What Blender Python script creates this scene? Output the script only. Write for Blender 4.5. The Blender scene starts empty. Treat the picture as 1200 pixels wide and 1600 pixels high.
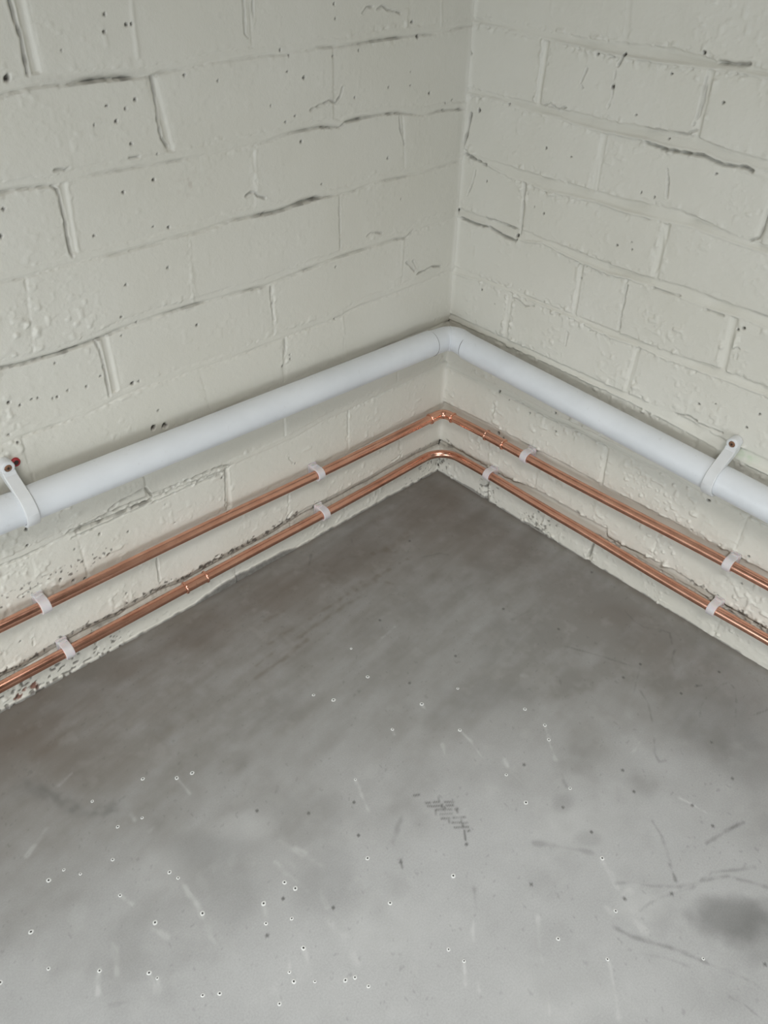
import bpy, bmesh, math
import numpy as np
from mathutils import Matrix, Vector

# ------------------------------------------------------------------ units
# All survey figures below are in survey units; one unit is 1.165 mm.
MM = 0.001165
scene = bpy.context.scene
col = scene.collection

CAM_POS = [-857.63,-749.64,804.83]
CAM_AXES = [[0.727362,-0.68577,0.025756],[0.411065,0.465435,0.783834],[-0.549518,-0.559543,0.620436]]
CAM_F = 1301.16
cam_data = bpy.data.cameras.new('camera')
cam = bpy.data.objects.new('camera', cam_data)
col.objects.link(cam)
R_, U_, B_ = CAM_AXES
m = Matrix(((R_[0], U_[0], B_[0]), (R_[1], U_[1], B_[1]), (R_[2], U_[2], B_[2]))).to_4x4()
m.translation = Vector(CAM_POS) * MM
cam.matrix_world = m
cam_data.sensor_fit = 'VERTICAL'
cam_data.sensor_height = 36.0
cam_data.lens = CAM_F / 1600 * 36.0
cam_data.clip_start = 0.02
scene.camera = cam

# ------------------------------------------------------------------ world, lights, exposure
scene.view_settings.view_transform = 'Standard'
scene.view_settings.look = 'None'
scene.view_settings.gamma = 1.0
scene.view_settings.use_curve_mapping = False
scene.view_settings.exposure = 0.0

ROOM_X, ROOM_Y, ROOM_Z = -2.5, -2.6, 2.45          # far corner of the room
FRONT_GAP = (-2.35, -1.35, 0.0, 0.70)                    # added unseen front opening, sized for low light: x range, z range
SIDE_GAP = (-1.15, -0.20, 0.0, 0.70)                    # added unseen side opening for more low light: y range, z range
ROOF_GAP = (-2.40, -1.25)                         # added unseen ceiling opening for the top light, same range in x and y

world = bpy.data.worlds.new('daylight')
scene.world = world
world.use_nodes = True
wn = world.node_tree.nodes
wl = world.node_tree.links
bg = wn['Background']
bg.inputs['Color'].default_value = (0.80, 0.90, 1.0, 1)
bg.inputs['Strength'].default_value = 0.15


def area_light(name, loc, direction, sx, sy, power, color, spread=180):
    ld = bpy.data.lights.new(name, 'AREA')
    ld.shape = 'RECTANGLE'
    ld.size, ld.size_y = sx, sy
    ld.energy = power
    ld.color = color
    ld.spread = math.radians(spread)
    lo = bpy.data.objects.new(name, ld)
    lo.location = loc
    lo.rotation_euler = Vector(direction).to_track_quat('-Z', 'Y').to_euler()
    col.objects.link(lo)
    return lo


# added area lights standing in for daylight: two low, one narrow beam overhead
area_light('front_added_light', ((FRONT_GAP[0] + FRONT_GAP[1]) / 2, ROOM_Y - 0.02, (FRONT_GAP[2] + FRONT_GAP[3]) / 2), (0, 1, 0),
           FRONT_GAP[1] - FRONT_GAP[0], FRONT_GAP[3] - FRONT_GAP[2], 22, (0.885, 0.95, 1.0))
area_light('side_added_light', (ROOM_X - 0.02, (SIDE_GAP[0] + SIDE_GAP[1]) / 2, (SIDE_GAP[2] + SIDE_GAP[3]) / 2), (1, 0, 0),
           SIDE_GAP[1] - SIDE_GAP[0], SIDE_GAP[3] - SIDE_GAP[2], 12.5, (0.885, 0.95, 1.0))
area_light('overhead_added_light', (-2.10, -2.10, 2.75), (0.43, 0.43, -1), 1.0, 1.0, 9.6, (1.0, 0.99, 0.97), 42)

# added unseen strip light, puts a highlight on the right-hand pipes
area_light('pipe_highlight_strip', (-0.62, -0.80, 2.40), (0, 0, -1), 0.06, 1.3, 3.0, (1.0, 0.98, 0.94))

# ------------------------------------------------------------------ survey data (corner = origin, u along the wall, z up)
LEFT_CRACKS = [(3.2,1.5,[(549,707),(548,692),(546,681),(547,667),(547,655)]),(2.2,1.3,[(434,640),(433,624),(434,603),(433,588),(427,579)]),(2.6,1.4,[(547,565),(543,561),(542,548),(542,531),(543,510),(542,500)]),(1.6,1,[(177,672),(171,677),(162,677)]),(1.6,1,[(156,674),(148,677),(141,673),(127,670),(121,668)]),(1.8,1.1,[(251,588),(238,591),(224,594),(215,590),(208,596),(205,604)]),(1.5,1,[(166,432),(159,435),(149,433),(141,430)]),(2.2,1.2,[(74,359),(57,360),(45,362),(28,358)]),(1.5,1,[(95,381),(88,374),(78,364)]),(1.2,1,[(83,380),(75,367)]),(2,1.2,[(341,516),(336,518),(330,518),(327,513),(317,509)]),(1.5,1,[(300,336),(300,324),(303,314)]),(1.5,1,[(317,409),(317,391),(315,366)]),(2.4,1.3,[(562,208),(547,213),(533,213),(515,216),(507,200)]),(2,1.2,[(537,410),(534,398),(533,376),(534,346)]),(1.2,1,[(211,488),(211,465),(210,430)]),(1.5,1,[(117,564),(115,550),(106,529)]),(1.5,1,[(516,106),(517,89),(518,69)]),(1.2,1,[(197,194),(198,175),(197,153)]),(2.5,1.4,[(402,190),(405,164),(409,137)]),(1.2,0.9,[(328,693),(328,678),(329,666),(325,662)]),(1.2,0.9,[(317,693),(318,674)]),(1.5,1.2,[(87,76),(95,68),(111,67)]),(2,1.3,[(305,70),(314,61),(307,47)]),(2,1.5,[(468,576),(464,576),(459,576)]),(2,1.3,[(542,578),(535,578)]),(2,1.3,[(533,577),(529,578)]),(1.5,1.2,[(683,149),(672,151),(659,151)]),(1.5,1,[(684,82),(685,72)]),(1,0.9,[(306,167),(298,150)]),(2.4,1.1,[(614,203),(595,202),(579,203),(539,204),(496,201),(452,199),(415,198),(398,194)]),(2.2,1.0,[(611,193),(584,192),(557,192),(541,192),(505,190),(460,190),(411,186)]),(1.6,0.9,[(604,197),(588,200),(569,197),(552,199)]),(1.4,0.9,[(691,199),(669,197),(634,198)])]
RIGHT_CRACKS = [(3,1.5,[(9,552),(6,530),(1,509)]),(2.2,1.1,[(-3,623),(2,617)]),(3,1.4,[(6,503),(21,500),(41,497)]),(3.6,1.9,[(7,421),(35,420),(57,422),(85,417),(101,417)]),(2.2,1.2,[(50,432),(67,433),(88,432),(100,432)]),(1.6,1.1,[(105,489),(106,464),(108,428)]),(2.4,1.3,[(213,647),(211,642),(207,635)]),(1,0.9,[(205,630),(207,606),(204,594)]),(3.6,1.9,[(319,655),(333,655),(349,657)]),(3.2,1.6,[(259,569),(290,567),(326,570),(350,566),(373,569),(381,567)]),(1.5,1,[(290,548),(295,532),(297,520)]),(2,1.1,[(408,535),(408,515),(407,507),(399,502)]),(1.6,1,[(274,584),(289,585),(303,586),(311,591)]),(1.6,1,[(309,640),(311,620),(310,605),(308,596)]),(1.2,0.9,[(169,626),(164,611),(168,607)]),(2.2,1.3,[(307,421),(322,421),(340,422)]),(1.5,1,[(375,418),(395,418)]),(2,1.1,[(373,282),(389,287),(400,285)]),(1.8,1,[(403,283),(419,284),(434,285)]),(1.2,1,[(24,487),(21,471),(14,453)]),(2.6,1.4,[(307,33),(304,4)]),(2.8,1.5,[(107,32),(108,4)]),(1.6,1,[(137,196),(194,193),(252,196),(294,195)]),(1.8,1.2,[(497,199),(520,197)]),(1.4,1,[(273,413),(273,389),(274,359)]),(1.6,1,[(118,580),(127,585),(137,580),(150,584)]),(1.2,1,[(204,308),(204,326)]),(1.4,1,[(423,377),(423,389),(418,389)]),(1.4,1,[(111,342),(121,341),(131,337),(146,343)]),(1.5,1,[(158,241),(181,239)]),(1.6,1,[(201,642),(192,644)])]
LEFT_RIDGES = [(1.2,2.0,[(444,701),(445,679),(445,658)]),(0.8,2,[(474,679),(473,670)]),(1.0,1.6,[(417,484),(418,456),(420,418)]),(0.9,1.8,[(325,559),(330,518)]),(0.9,1.5,[(57,676),(54,651)]),(0.8,1.5,[(208,346),(204,314),(202,280)]),(0.8,2,[(103,417),(103,365)])]
RIGHT_RIDGES = [(1.3,1.6,[(105,640),(106,615),(105,584)]),(1,1.5,[(204,539),(206,504)]),(1.2,1.5,[(203,415),(204,387),(202,356)]),(1.5,1.8,[(302,489),(308,466),(308,444),(303,433)]),(1.2,1.4,[(272,415),(273,389),(275,365)]),(1.2,1.4,[(104,344),(104,317)]),(1.2,1.6,[(293,188),(295,132)]),(0.8,1.5,[(36,389),(36,377)]),(1.3,1.6,[(306,337),(304,285)]),(1.0,1.5,[(402,389),(403,365)])]
LEFT_PITS = [(474,679,2),(471,692,1.2),(452,683,1.4),(447,683,1),(515,669,1),(454,624,1.6),(465,618,1.5),(483,623,1),(476,609,1.2),(498,609,1),(465,588,1.3),(439,575,1.2),(400,638,1.4),(364,629,1.4),(287,648,1.3),(277,642,1),(280,628,1.2),(259,620,2),(303,599,1),(285,581,1),(265,558,1.6),(272,585,1),(219,636,1.6),(182,638,1),(216,683,1.2),(215,670,1),(101,608,1),(101,594,1),(187,592,1),(136,596,1),(134,519,1.1),(42,560,1),(68,582,2),(39,567,1),(27,569,1),(446,552,1.6),(480,547,1.4),(454,508,1.2),(517,514,1.5),(594,555,1.6),(602,533,2.4),(494,459,1.4),(489,417,1),(437,504,1.4),(445,464,1.4),(319,493,1.2),(237,508,1.3),(109,466,1),(218,407,1.5),(220,339,1.6),(508,408,1.3),(505,428,1.2),(582,402,1.3),(539,372,1.3),(556,366,1.3),(576,369,1.3),(635,378,1.6),(625,371,1.4),(588,366,1),(593,366,1),(613,373,1),(607,372,1),(506,351,2.6),(498,351,1.4),(638,333,2.2),(644,344,1.2),(482,308,1.3),(419,392,1.6),(306,302,2),(294,313,1.3),(294,307,1.5),(491,289,3.5),(477,286,4),(579,181,1.8),(545,166,1.2),(659,209,2),(574,149,1),(611,176,1.2),(564,77,1.4),(697,86,1.2),(493,180,1),(484,147,1.2),(410,180,1.4),(348,234,1),(294,149,1.3),(565,654,3.6),(518,644,0.1),(92,643,2),(102,658,2.4),(655,230,1.8),(616,25,2.2),(616,17,2),(635,145,2.2),(608,129,2.6),(622,134,2)]
RIGHT_PITS = [(180,642,1.2),(301,660,2.2),(271,637,1.2),(333,621,1.6),(283,577,1.2),(240,593,1),(130,536,1.2),(167,534,1),(125,466,1.1),(345,556,1.3),(282,517,1.1),(265,518,1.2),(249,454,1.2),(269,455,1.5),(267,463,1),(415,409,1.4),(421,413,2.4),(397,307,1.5),(467,326,1.8),(458,304,1.4),(416,316,1),(44,478,1),(208,400,1.3),(55,335,1.4),(80,323,1.1),(206,206,1.8),(212,179,1.5),(165,187,1.4),(435,139,2.2),(502,139,1.2),(516,103,1.5),(126,191,1),(22,558,2.6),(67,573,1.8),(206,614,2.8),(213,646,2.4),(104,424,3),(140,462,1),(107,196,2),(441,202,2.4),(444,192,2.2),(-5,51,4),(0,10,4),(8,20,3),(115,128,3.2),(125,125,2),(104,419,2),(512,145,1.4)]
LEFT_BEDS = {8: [(11,646),(68,643),(96,644),(117,644),(161,644),(204,643),(236,645),(254,645),(280,643),(314,645),(337,644),(376,645),(397,643),(425,642),(436,640),(453,641),(485,643),(516,643),(540,645),(562,643),(574,641)],7: [(4,555),(48,559),(76,558),(117,566),(153,569),(201,568),(208,564),(238,568),(275,569),(310,565),(341,564),(380,564),(442,565),(467,566),(507,567),(539,566),(546,565),(576,568),(594,568)],6: [(15,493),(65,491),(113,492),(156,494),(196,490),(212,491),(240,493),(280,492),(304,490),(360,494),(410,491),(441,492),(451,491),(494,491),(531,493),(559,493),(589,492),(614,493)],5: [(9,420),(35,419),(85,420),(97,413),(118,416),(146,416),(193,417),(243,415),(317,411),(327,410),(360,413),(416,415),(462,416),(509,414),(538,411),(578,410),(609,411),(634,414)],4: [(16,346),(60,343),(132,342),(178,343),(216,338),(245,338),(302,338),(348,337),(393,337),(431,339),(474,340),(492,342),(528,339),(565,334),(605,336),(627,337),(655,336)],2: [(13,203),(29,200),(83,196),(129,196),(197,194),(240,195),(299,189),(394,191),(407,187),(459,193),(505,194),(540,195),(583,197),(613,199),(634,198),(669,197),(691,199)]}
LEFT_LEDGE = [(15,60),(55,62),(93,63),(158,59),(212,60),(244,60),(277,63),(312,60),(340,56),(370,56),(411,57),(445,56),(485,54),(519,60),(565,58),(581,55),(628,60),(645,59),(671,57),(702,52),(723,56)]
RIGHT_BEDS = {8: [(15,650),(60,648),(177,644),(192,643),(214,643),(256,644),(327,648),(369,648)],7: [(10,572),(44,574),(68,572),(104,570),(141,571),(166,568),(206,568),(252,570),(277,568),(331,571),(348,568),(396,570)],6: [(6,503),(16,498),(41,497),(81,490),(106,491),(135,487),(179,491),(218,493),(251,492),(297,494),(332,497),(374,495),(422,494)],5: [(7,421),(47,422),(105,417),(143,425),(201,419),(245,417),(275,421),(308,421),(375,418),(415,422),(446,419)],4: [(11,341),(52,346),(105,348),(157,346),(195,347),(262,342),(307,345),(343,343),(414,347),(470,348)],3: [(119,272),(214,272),(307,271),(396,266),(445,261)],2: [(94,193),(131,195),(194,193),(252,196),(294,195),(376,198)]}
RIGHT_LEDGES = {8.5: [(127,655),(161,654),(268,659),(316,655)],7.5: [(118,580),(187,581),(221,581),(274,584),(303,586),(320,584),(350,580)],6.5: [(149,504),(206,505),(251,506),(305,513),(359,506),(390,502)],5.5: [(50,432),(100,433),(279,429),(347,434),(385,433)],4.5: [(276,352),(352,354),(411,359)],3.5: [(298,280),(377,284),(433,284)],1.5: [(11,132),(80,135),(204,138),(267,136),(308,135),(435,138),(485,141)],0.5: [(18,60),(131,58),(196,69),(255,71),(322,70),(328,54),(380,63),(428,66),(479,64),(511,59),(566,56)]}
BLOWHOLES = [(640,216),(624,222),(668,192),(722,180),(693,233),(717,225),(739,254),(780,231),(770,246),(796,231),(704,304),(701,315),(752,292),(703,361),(741,338),(831,267),(834,309),(801,342),(769,374),(766,383),(732,432),(744,423),(871,291),(496,350),(548,427),(622,402),(643,423),(654,393),(652,452),(675,460),(677,469),(663,482),(642,500),(634,504),(630,518),(698,475),(497,499),(553,545),(550,562),(563,476),(664,410),(626,390),(367,459),(328,518),(370,590),(406,631),(469,609),(450,652),(383,713),(378,496),(371,202),(387,251),(455,228),(442,250),(419,329),(367,326),(361,383),(317,339),(281,446),(294,462),(280,415)]
FLOOR_SPECKS = [(265,544),(279,568),(389,630),(252,649),(182,634),(246,621),(446,558),(354,565),(353,527),(350,659),(345,755),(309,190),(280,301),(355,293),(169,287),(164,100),(149,467),(117,530),(342,464),(143,361),(155,593),(114,469),(50,544),(91,537),(16,324),(462,485),(670,420),(526,453),(607,442),(637,402),(516,370),(560,347),(599,308),(538,402)]
FLOOR_MARKS = [('pale',0.6,3,[(701,315),(701,332),(702,350)]),('pale',0.9,2.5,[(801,342),(808,351),(812,359)]),('pale',0.7,2.5,[(769,374),(770,383),(772,391)]),('pale',0.7,2.5,[(766,383),(770,393)]),('pale',0.6,3,[(780,328),(784,342),(791,356)]),('pale',0.6,2.5,[(752,292),(748,308)]),('pale',0.5,3,[(702,350),(706,369),(710,393)]),('pale',0.4,3,[(800,192),(784,184),(772,177)]),('pale',0.4,3,[(738,138),(721,133)]),('pale',0.5,2.5,[(640,216),(640,230),(640,242)]),('pale',0.5,3,[(701,222),(700,230)]),('pale',0.5,3,[(690,251),(696,252)]),('pale',0.5,3,[(748,336),(739,358)]),('pale',0.6,2.2,[(496,350),(505,372),(511,388)]),('pale',0.5,2.5,[(652,452),(656,463),(662,473)]),('pale',0.5,2.5,[(670,454),(675,460)]),('pale',0.8,2.2,[(550,562),(557,569),(565,577)]),('pale',0.7,2.2,[(517,544),(524,550),(529,555)]),('pale',0.5,2.5,[(555,584),(559,589)]),('pale',0.5,4,[(602,351),(595,374),(588,399)]),('pale',0.4,3,[(620,367),(615,413)]),('pale',0.4,6,[(620,451),(616,474),(623,496)]),('pale',0.5,3,[(606,421),(611,437)]),('pale',0.4,3,[(655,394),(660,406)]),('pale',0.4,5,[(693,462),(698,481)]),('pale',0.9,2.4,[(450,652),(456,660),(464,668)]),('pale',0.6,2.4,[(464,668),(474,678),(486,688)]),('pale',0.6,2.4,[(466,582),(487,601)]),('pale',0.5,2.6,[(494,609),(514,631),(527,644)]),('pale',0.8,1.4,[(249,606),(245,619),(243,636)]),('pale',0.4,1.4,[(243,636),(238,651)]),('pale',0.5,3,[(374,592),(378,607),(385,618)]),('pale',0.6,5,[(386,629),(372,630),(366,630)]),('pale',0.5,5,[(395,636),(400,648),(403,662)]),('pale',0.5,4,[(410,623),(410,630)]),('pale',0.4,2.5,[(360,461),(362,481)]),('pale',0.6,2.2,[(361,383),(363,400),(370,426)]),('pale',0.6,3,[(353,445),(357,453)]),('pale',0.5,2,[(368,327),(369,335)]),('pale',0.5,2,[(420,330),(422,336)]),('pale',0.3,2,[(329,215),(303,212)]),('pale',0.4,2.5,[(391,383),(399,395)]),('pale',0.5,2.2,[(281,446),(294,462),(310,484)]),('pale',0.5,4,[(241,380),(238,384)]),('pale',0.4,2,[(238,538),(218,536)]),('dark',0.35,1.2,[(46,400),(54,420),(54,436),(42,452),(37,465),(53,478)]),('dark',0.35,1.3,[(57,485),(76,492),(85,501)]),('dark',0.4,1.4,[(132,564),(113,556),(101,555),(84,557),(67,557),(56,561),(61,572),(78,583),(113,600)]),('dark',0.45,1.6,[(100,604),(82,607),(60,615)]),('dark',0.3,1.2,[(151,493),(162,512),(181,529)]),('dark',0.4,1.3,[(94,536),(86,541)]),('dark',0.3,1.4,[(200,544),(218,556),(224,566),(217,570)]),('dark',0.3,1.2,[(161,386),(142,423),(125,463)]),('dark',0.25,1.2,[(119,472),(161,490)]),('dark',0.4,2,[(209,413),(216,420)]),('dark',0.25,2,[(176,308),(146,313)]),('dark',0.3,1.6,[(382,615),(368,626),(360,639),(339,660),(319,672),(303,680),(292,688),(282,704),(273,720)]),('dark',0.3,1.4,[(388,647),(376,649),(357,656),(328,670),(300,675),(277,692),(262,702)]),('dark',0.35,1.8,[(420,639),(416,655),(403,676),(392,696),(385,715),(377,732),(371,748),(367,765)]),('dark',0.5,1.8,[(276,655),(260,658),(242,663),(223,669)]),('dark',0.3,1.5,[(401,720),(396,743),(392,759),(391,779)]),('dark',0.3,1.6,[(295,602),(303,618),(315,633),(325,643)]),('dark',0.6,1.6,[(324,640),(330,648),(335,654)]),('dark',0.25,3,[(409,531),(389,557),(372,580)]),('dark',0.4,2,[(320,501),(329,513)]),('dark',0.3,1.6,[(423,670),(409,688),(399,708)]),('dark',0.3,3,[(487,415),(503,425),(516,432)]),('dark',0.6,1.4,[(524,451),(529,458)]),('dark',0.3,1.5,[(565,300),(570,303)]),('dark',0.25,2,[(491,521),(505,537)]),('dark',0.35,9,[(772,113),(756,135),(745,157),(738,181),(729,192),(711,205)]),('dark',0.2,2,[(808,375),(795,383)]),('dark',0.3,1.6,[(216,23),(235,53)]),('dark',0.35,1.6,[(293,26),(310,42)]),('dark',0.25,1.4,[(179,137),(151,149),(144,159)]),('brown',0.5,3,[(491,160),(453,158),(404,153)]),('brown',0.5,3,[(416,142),(372,140),(332,138),(301,138)]),('brown',0.5,3,[(377,125),(329,125),(277,120),(231,125),(187,127)]),('brown',0.55,4,[(267,63),(243,74)]),('brown',0.6,9,[(220,85),(199,91),(197,102)]),('brown',0.5,7,[(309,120),(280,123),(250,126)]),('brown',0.4,3,[(424,88),(394,91)]),('brown',0.4,2.5,[(479,144),(446,140)]),('brown',0.4,3,[(252,142),(247,150)]),('brown',0.4,12,[(294,57),(298,89)]),('brown',0.4,3,[(445,125),(402,124)])]
TREAD_PRINT = [[(459,423),(455,426)],[(452,428),(447,432)],[(443,436),(436,442)],[(460,427),(457,430)],[(456,431),(448,437)],[(445,440),(439,445)],[(457,436),(453,439)],[(452,440),(444,447)],[(441,450),(438,451)],[(457,443),(447,451)],[(460,447),(453,453)],[(450,455),(440,463)],[(455,458),(448,464)],[(446,467),(443,469)],[(457,464),(446,473)],[(450,476),(448,477)],[(462,408),(457,411)],[(457,436),(461,440)],[(445,429),(447,432)],[(447,436),(450,439)],[(447,440),(450,443)],[(435,440),(437,442)],[(439,450),(442,454)],[(454,452),(457,456)],[(445,462),(448,466)],[(452,473),(459,481)],[(448,467),(450,470)]]
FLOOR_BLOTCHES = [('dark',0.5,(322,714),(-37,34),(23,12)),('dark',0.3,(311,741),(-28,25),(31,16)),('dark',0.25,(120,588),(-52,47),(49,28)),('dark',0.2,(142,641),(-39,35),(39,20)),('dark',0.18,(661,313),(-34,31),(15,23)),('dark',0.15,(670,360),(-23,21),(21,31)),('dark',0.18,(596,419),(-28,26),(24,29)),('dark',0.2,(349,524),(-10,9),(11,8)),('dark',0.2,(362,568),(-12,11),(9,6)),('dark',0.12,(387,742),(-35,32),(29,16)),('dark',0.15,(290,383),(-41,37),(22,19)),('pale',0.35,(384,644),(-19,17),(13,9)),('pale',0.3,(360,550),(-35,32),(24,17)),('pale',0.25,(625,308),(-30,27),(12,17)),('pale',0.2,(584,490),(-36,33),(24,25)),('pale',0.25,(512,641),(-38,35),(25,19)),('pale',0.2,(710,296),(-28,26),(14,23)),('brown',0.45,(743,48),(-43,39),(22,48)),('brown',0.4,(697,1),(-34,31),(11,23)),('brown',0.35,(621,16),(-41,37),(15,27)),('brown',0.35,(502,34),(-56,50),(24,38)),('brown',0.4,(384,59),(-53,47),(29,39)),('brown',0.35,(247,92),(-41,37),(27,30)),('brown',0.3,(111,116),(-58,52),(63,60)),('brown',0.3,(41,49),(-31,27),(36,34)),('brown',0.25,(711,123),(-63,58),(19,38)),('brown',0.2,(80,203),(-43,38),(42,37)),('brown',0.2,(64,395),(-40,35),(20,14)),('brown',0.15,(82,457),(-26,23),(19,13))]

# ------------------------------------------------------------------ helpers
def link(o, parent=None):
    col.objects.link(o)
    if parent is not None:
        o.parent = parent
    return o


def mesh_obj(name, verts, faces, mat, parent=None, smooth=True):
    me = bpy.data.meshes.new(name)
    me.from_pydata([tuple(v) for v in verts], [], [tuple(f) for f in faces])
    me.update()
    if smooth:
        me.polygons.foreach_set('use_smooth', [True] * len(me.polygons))
    if mat:
        me.materials.append(mat)
    return link(bpy.data.objects.new(name, me), parent)


def bm_obj(name, bm, mat, parent=None, smooth_angle=35):
    me = bpy.data.meshes.new(name)
    bmesh.ops.recalc_face_normals(bm, faces=bm.faces[:])
    bm.to_mesh(me)
    bm.free()
    me.polygons.foreach_set('use_smooth', [True] * len(me.polygons))
    try:
        me.set_sharp_from_angle(angle=math.radians(smooth_angle))
    except Exception:
        pass
    if mat:
        me.materials.append(mat)
    return link(bpy.data.objects.new(name, me), parent)


def thing(name, loc, label, cat, group=None):
    o = bpy.data.objects.new(name, None)
    o.empty_display_size = 0.02
    o.location = loc
    col.objects.link(o)
    o['label'] = label
    o['category'] = cat
    if group:
        o['group'] = group
    return o


def box(bm, c, s):
    x, y, z = c
    a, b, d = s[0] / 2, s[1] / 2, s[2] / 2
    v = [bm.verts.new((x + i * a, y + j * b, z + k * d)) for i in (-1, 1) for j in (-1, 1) for k in (-1, 1)]
    for f in ((0, 1, 3, 2), (4, 6, 7, 5), (0, 4, 5, 1), (2, 3, 7, 6), (0, 2, 6, 4), (1, 5, 7, 3)):
        bm.faces.new([v[i] for i in f])


def sweep(bm, pts, radii, seg=32, cap=True):
    """A round tube through pts (metres); radii one per point."""
    pts = [Vector(p) for p in pts]
    n = len(pts)
    tang = []
    for i in range(n):
        a = pts[max(i - 1, 0)]
        b = pts[min(i + 1, n - 1)]
        if 0 < i < n - 1:
            t = (pts[i] - a).normalized() + (b - pts[i]).normalized()
        else:
            t = b - a
        tang.append(t.normalized() if t.length > 1e-12 else (tang[-1] if tang else Vector((1, 0, 0))))
    up = Vector((0, 0, 1))
    rings = []
    for p, t, r in zip(pts, tang, radii):
        s = t.cross(up).normalized()
        w = s.cross(t).normalized()
        rings.append([bm.verts.new(p + (s * math.cos(q) + w * math.sin(q)) * r)
                      for q in (2 * math.pi * k / seg for k in range(seg))])
    for A, B in zip(rings, rings[1:]):
        for k in range(seg):
            bm.faces.new((A[k], A[(k + 1) % seg], B[(k + 1) % seg], B[k]))
    if cap:
        bm.faces.new(rings[0][::-1])
        bm.faces.new(rings[-1])


# ------------------------------------------------------------------ materials
def new_mat(name):
    mt = bpy.data.materials.new(name)
    mt.use_nodes = True
    nt = mt.node_tree
    return mt, nt, nt.nodes['Principled BSDF']


def node(nt, kind, **kw):
    n = nt.nodes.new(kind)
    for k, v in kw.items():
        setattr(n, k, v)
    return n


def noise(nt, vec, scale, detail=4, rough=0.55):
    n = node(nt, 'ShaderNodeTexNoise')
    n.inputs['Scale'].default_value = scale
    n.inputs['Detail'].default_value = detail
    n.inputs['Roughness'].default_value = rough
    nt.links.new(vec, n.inputs['Vector'])
    return n.outputs['Fac']


def ramp(nt, fac, stops):
    r = node(nt, 'ShaderNodeValToRGB')
    e = r.color_ramp.elements
    while len(e) < len(stops):
        e.new(0.5)
    for el, (p, c) in zip(e, stops):
        el.position = p
        el.color = c if len(c) == 4 else (*c, 1)
    nt.links.new(fac, r.inputs['Fac'])
    return r.outputs['Color']


def mix(nt, fac, a, b, mode='MIX'):
    n = node(nt, 'ShaderNodeMix', data_type='RGBA', blend_type=mode)
    for sock, v in ((n.inputs['Factor'], fac), (n.inputs['A'], a), (n.inputs['B'], b)):
        if hasattr(v, 'is_output'):
            nt.links.new(v, sock)
        elif isinstance(v, (int, float)):
            sock.default_value = v
        else:
            sock.default_value = (*v, 1) if len(v) == 3 else v
    return n.outputs['Result']


def math_node(nt, op, a, b=0.0):
    n = node(nt, 'ShaderNodeMath', operation=op)
    for s, v in ((n.inputs[0], a), (n.inputs[1], b)):
        if hasattr(v, 'is_output'):
            nt.links.new(v, s)
        else:
            s.default_value = v
    return n.outputs[0]


def bump(nt, height, strength, dist, normal=None):
    b = node(nt, 'ShaderNodeBump')
    b.inputs['Strength'].default_value = strength
    b.inputs['Distance'].default_value = dist
    nt.links.new(height, b.inputs['Height'])
    if normal is not None:
        nt.links.new(normal, b.inputs['Normal'])
    return b.outputs['Normal']


def obj_coords(nt):
    return node(nt, 'ShaderNodeNewGeometry').outputs['Position']


PAINT = (0.660, 0.643, 0.574)


def paint_material(name, far=False):
    mt, nt, bs = new_mat(name)
    P = obj_coords(nt)
    base = ramp(nt, noise(nt, P, 5, 5), [(0.3, (PAINT[0] * 0.96, PAINT[1] * 0.955, PAINT[2] * 0.94)), (0.7, (PAINT[0] * 1.02, PAINT[1] * 1.02, PAINT[2] * 1.03))])
    fine = noise(nt, P, 330, 3, 0.6)
    blist = noise(nt, P, 95, 3, 0.6)
    h = math_node(nt, 'ADD', math_node(nt, 'MULTIPLY', fine, 0.5), blist)
    if far:
        # the same brickwork carried on beyond the surveyed corner
        br = node(nt, 'ShaderNodeTexBrick')
        br.inputs['Scale'].default_value = 1.0
        br.inputs['Mortar Size'].default_value = 0.006
        br.inputs['Mortar Smooth'].default_value = 0.5
        br.inputs['Brick Width'].default_value = 0.238
        br.inputs['Row Height'].default_value = 0.0874
        sx = node(nt, 'ShaderNodeSeparateXYZ')
        nt.links.new(P, sx.inputs[0])
        cb = node(nt, 'ShaderNodeCombineXYZ')
        nt.links.new(math_node(nt, 'ADD', sx.outputs['X'], sx.outputs['Y']), cb.inputs['X'])
        nt.links.new(math_node(nt, 'ADD', sx.outputs['Z'], 0.036), cb.inputs['Y'])
        nt.links.new(cb.outputs[0], br.inputs['Vector'])
        bn = bump(nt, br.outputs['Fac'], -0.7, 0.003)
        nt.links.new(bump(nt, h, 0.35, 0.0008, bn), bs.inputs['Normal'])
        c = base
    else:
        at = node(nt, 'ShaderNodeAttribute', attribute_name='wear')
        sp = node(nt, 'ShaderNodeSeparateColor')
        nt.links.new(at.outputs['Color'], sp.inputs[0])
        c = mix(nt, sp.outputs['Green'], base, ramp(nt, noise(nt, P, 160, 3), [(0.3, (0.16, 0.08, 0.06)), (0.7, (0.30, 0.16, 0.12))]))
        c = mix(nt, sp.outputs['Blue'], c, ramp(nt, noise(nt, P, 120, 4), [(0.3, (0.15, 0.145, 0.13)), (0.7, (0.24, 0.23, 0.21))]))
        c = mix(nt, math_node(nt, 'SUBTRACT', 1.0, at.outputs['Alpha']), c, (0.40, 0.55, 0.33))
        c = mix(nt, sp.outputs['Red'], c, (0.045, 0.034, 0.026))
        nt.links.new(bump(nt, h, 0.45, 0.0008), bs.inputs['Normal'])
    nt.links.new(c, bs.inputs['Base Color'])
    nt.links.new(ramp(nt, noise(nt, P, 14, 4), [(0.3, (0.40,) * 3), (0.7, (0.58,) * 3)]), bs.inputs['Roughness'])
    bs.inputs['Specular IOR Level'].default_value = 0.42
    return mt


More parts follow.
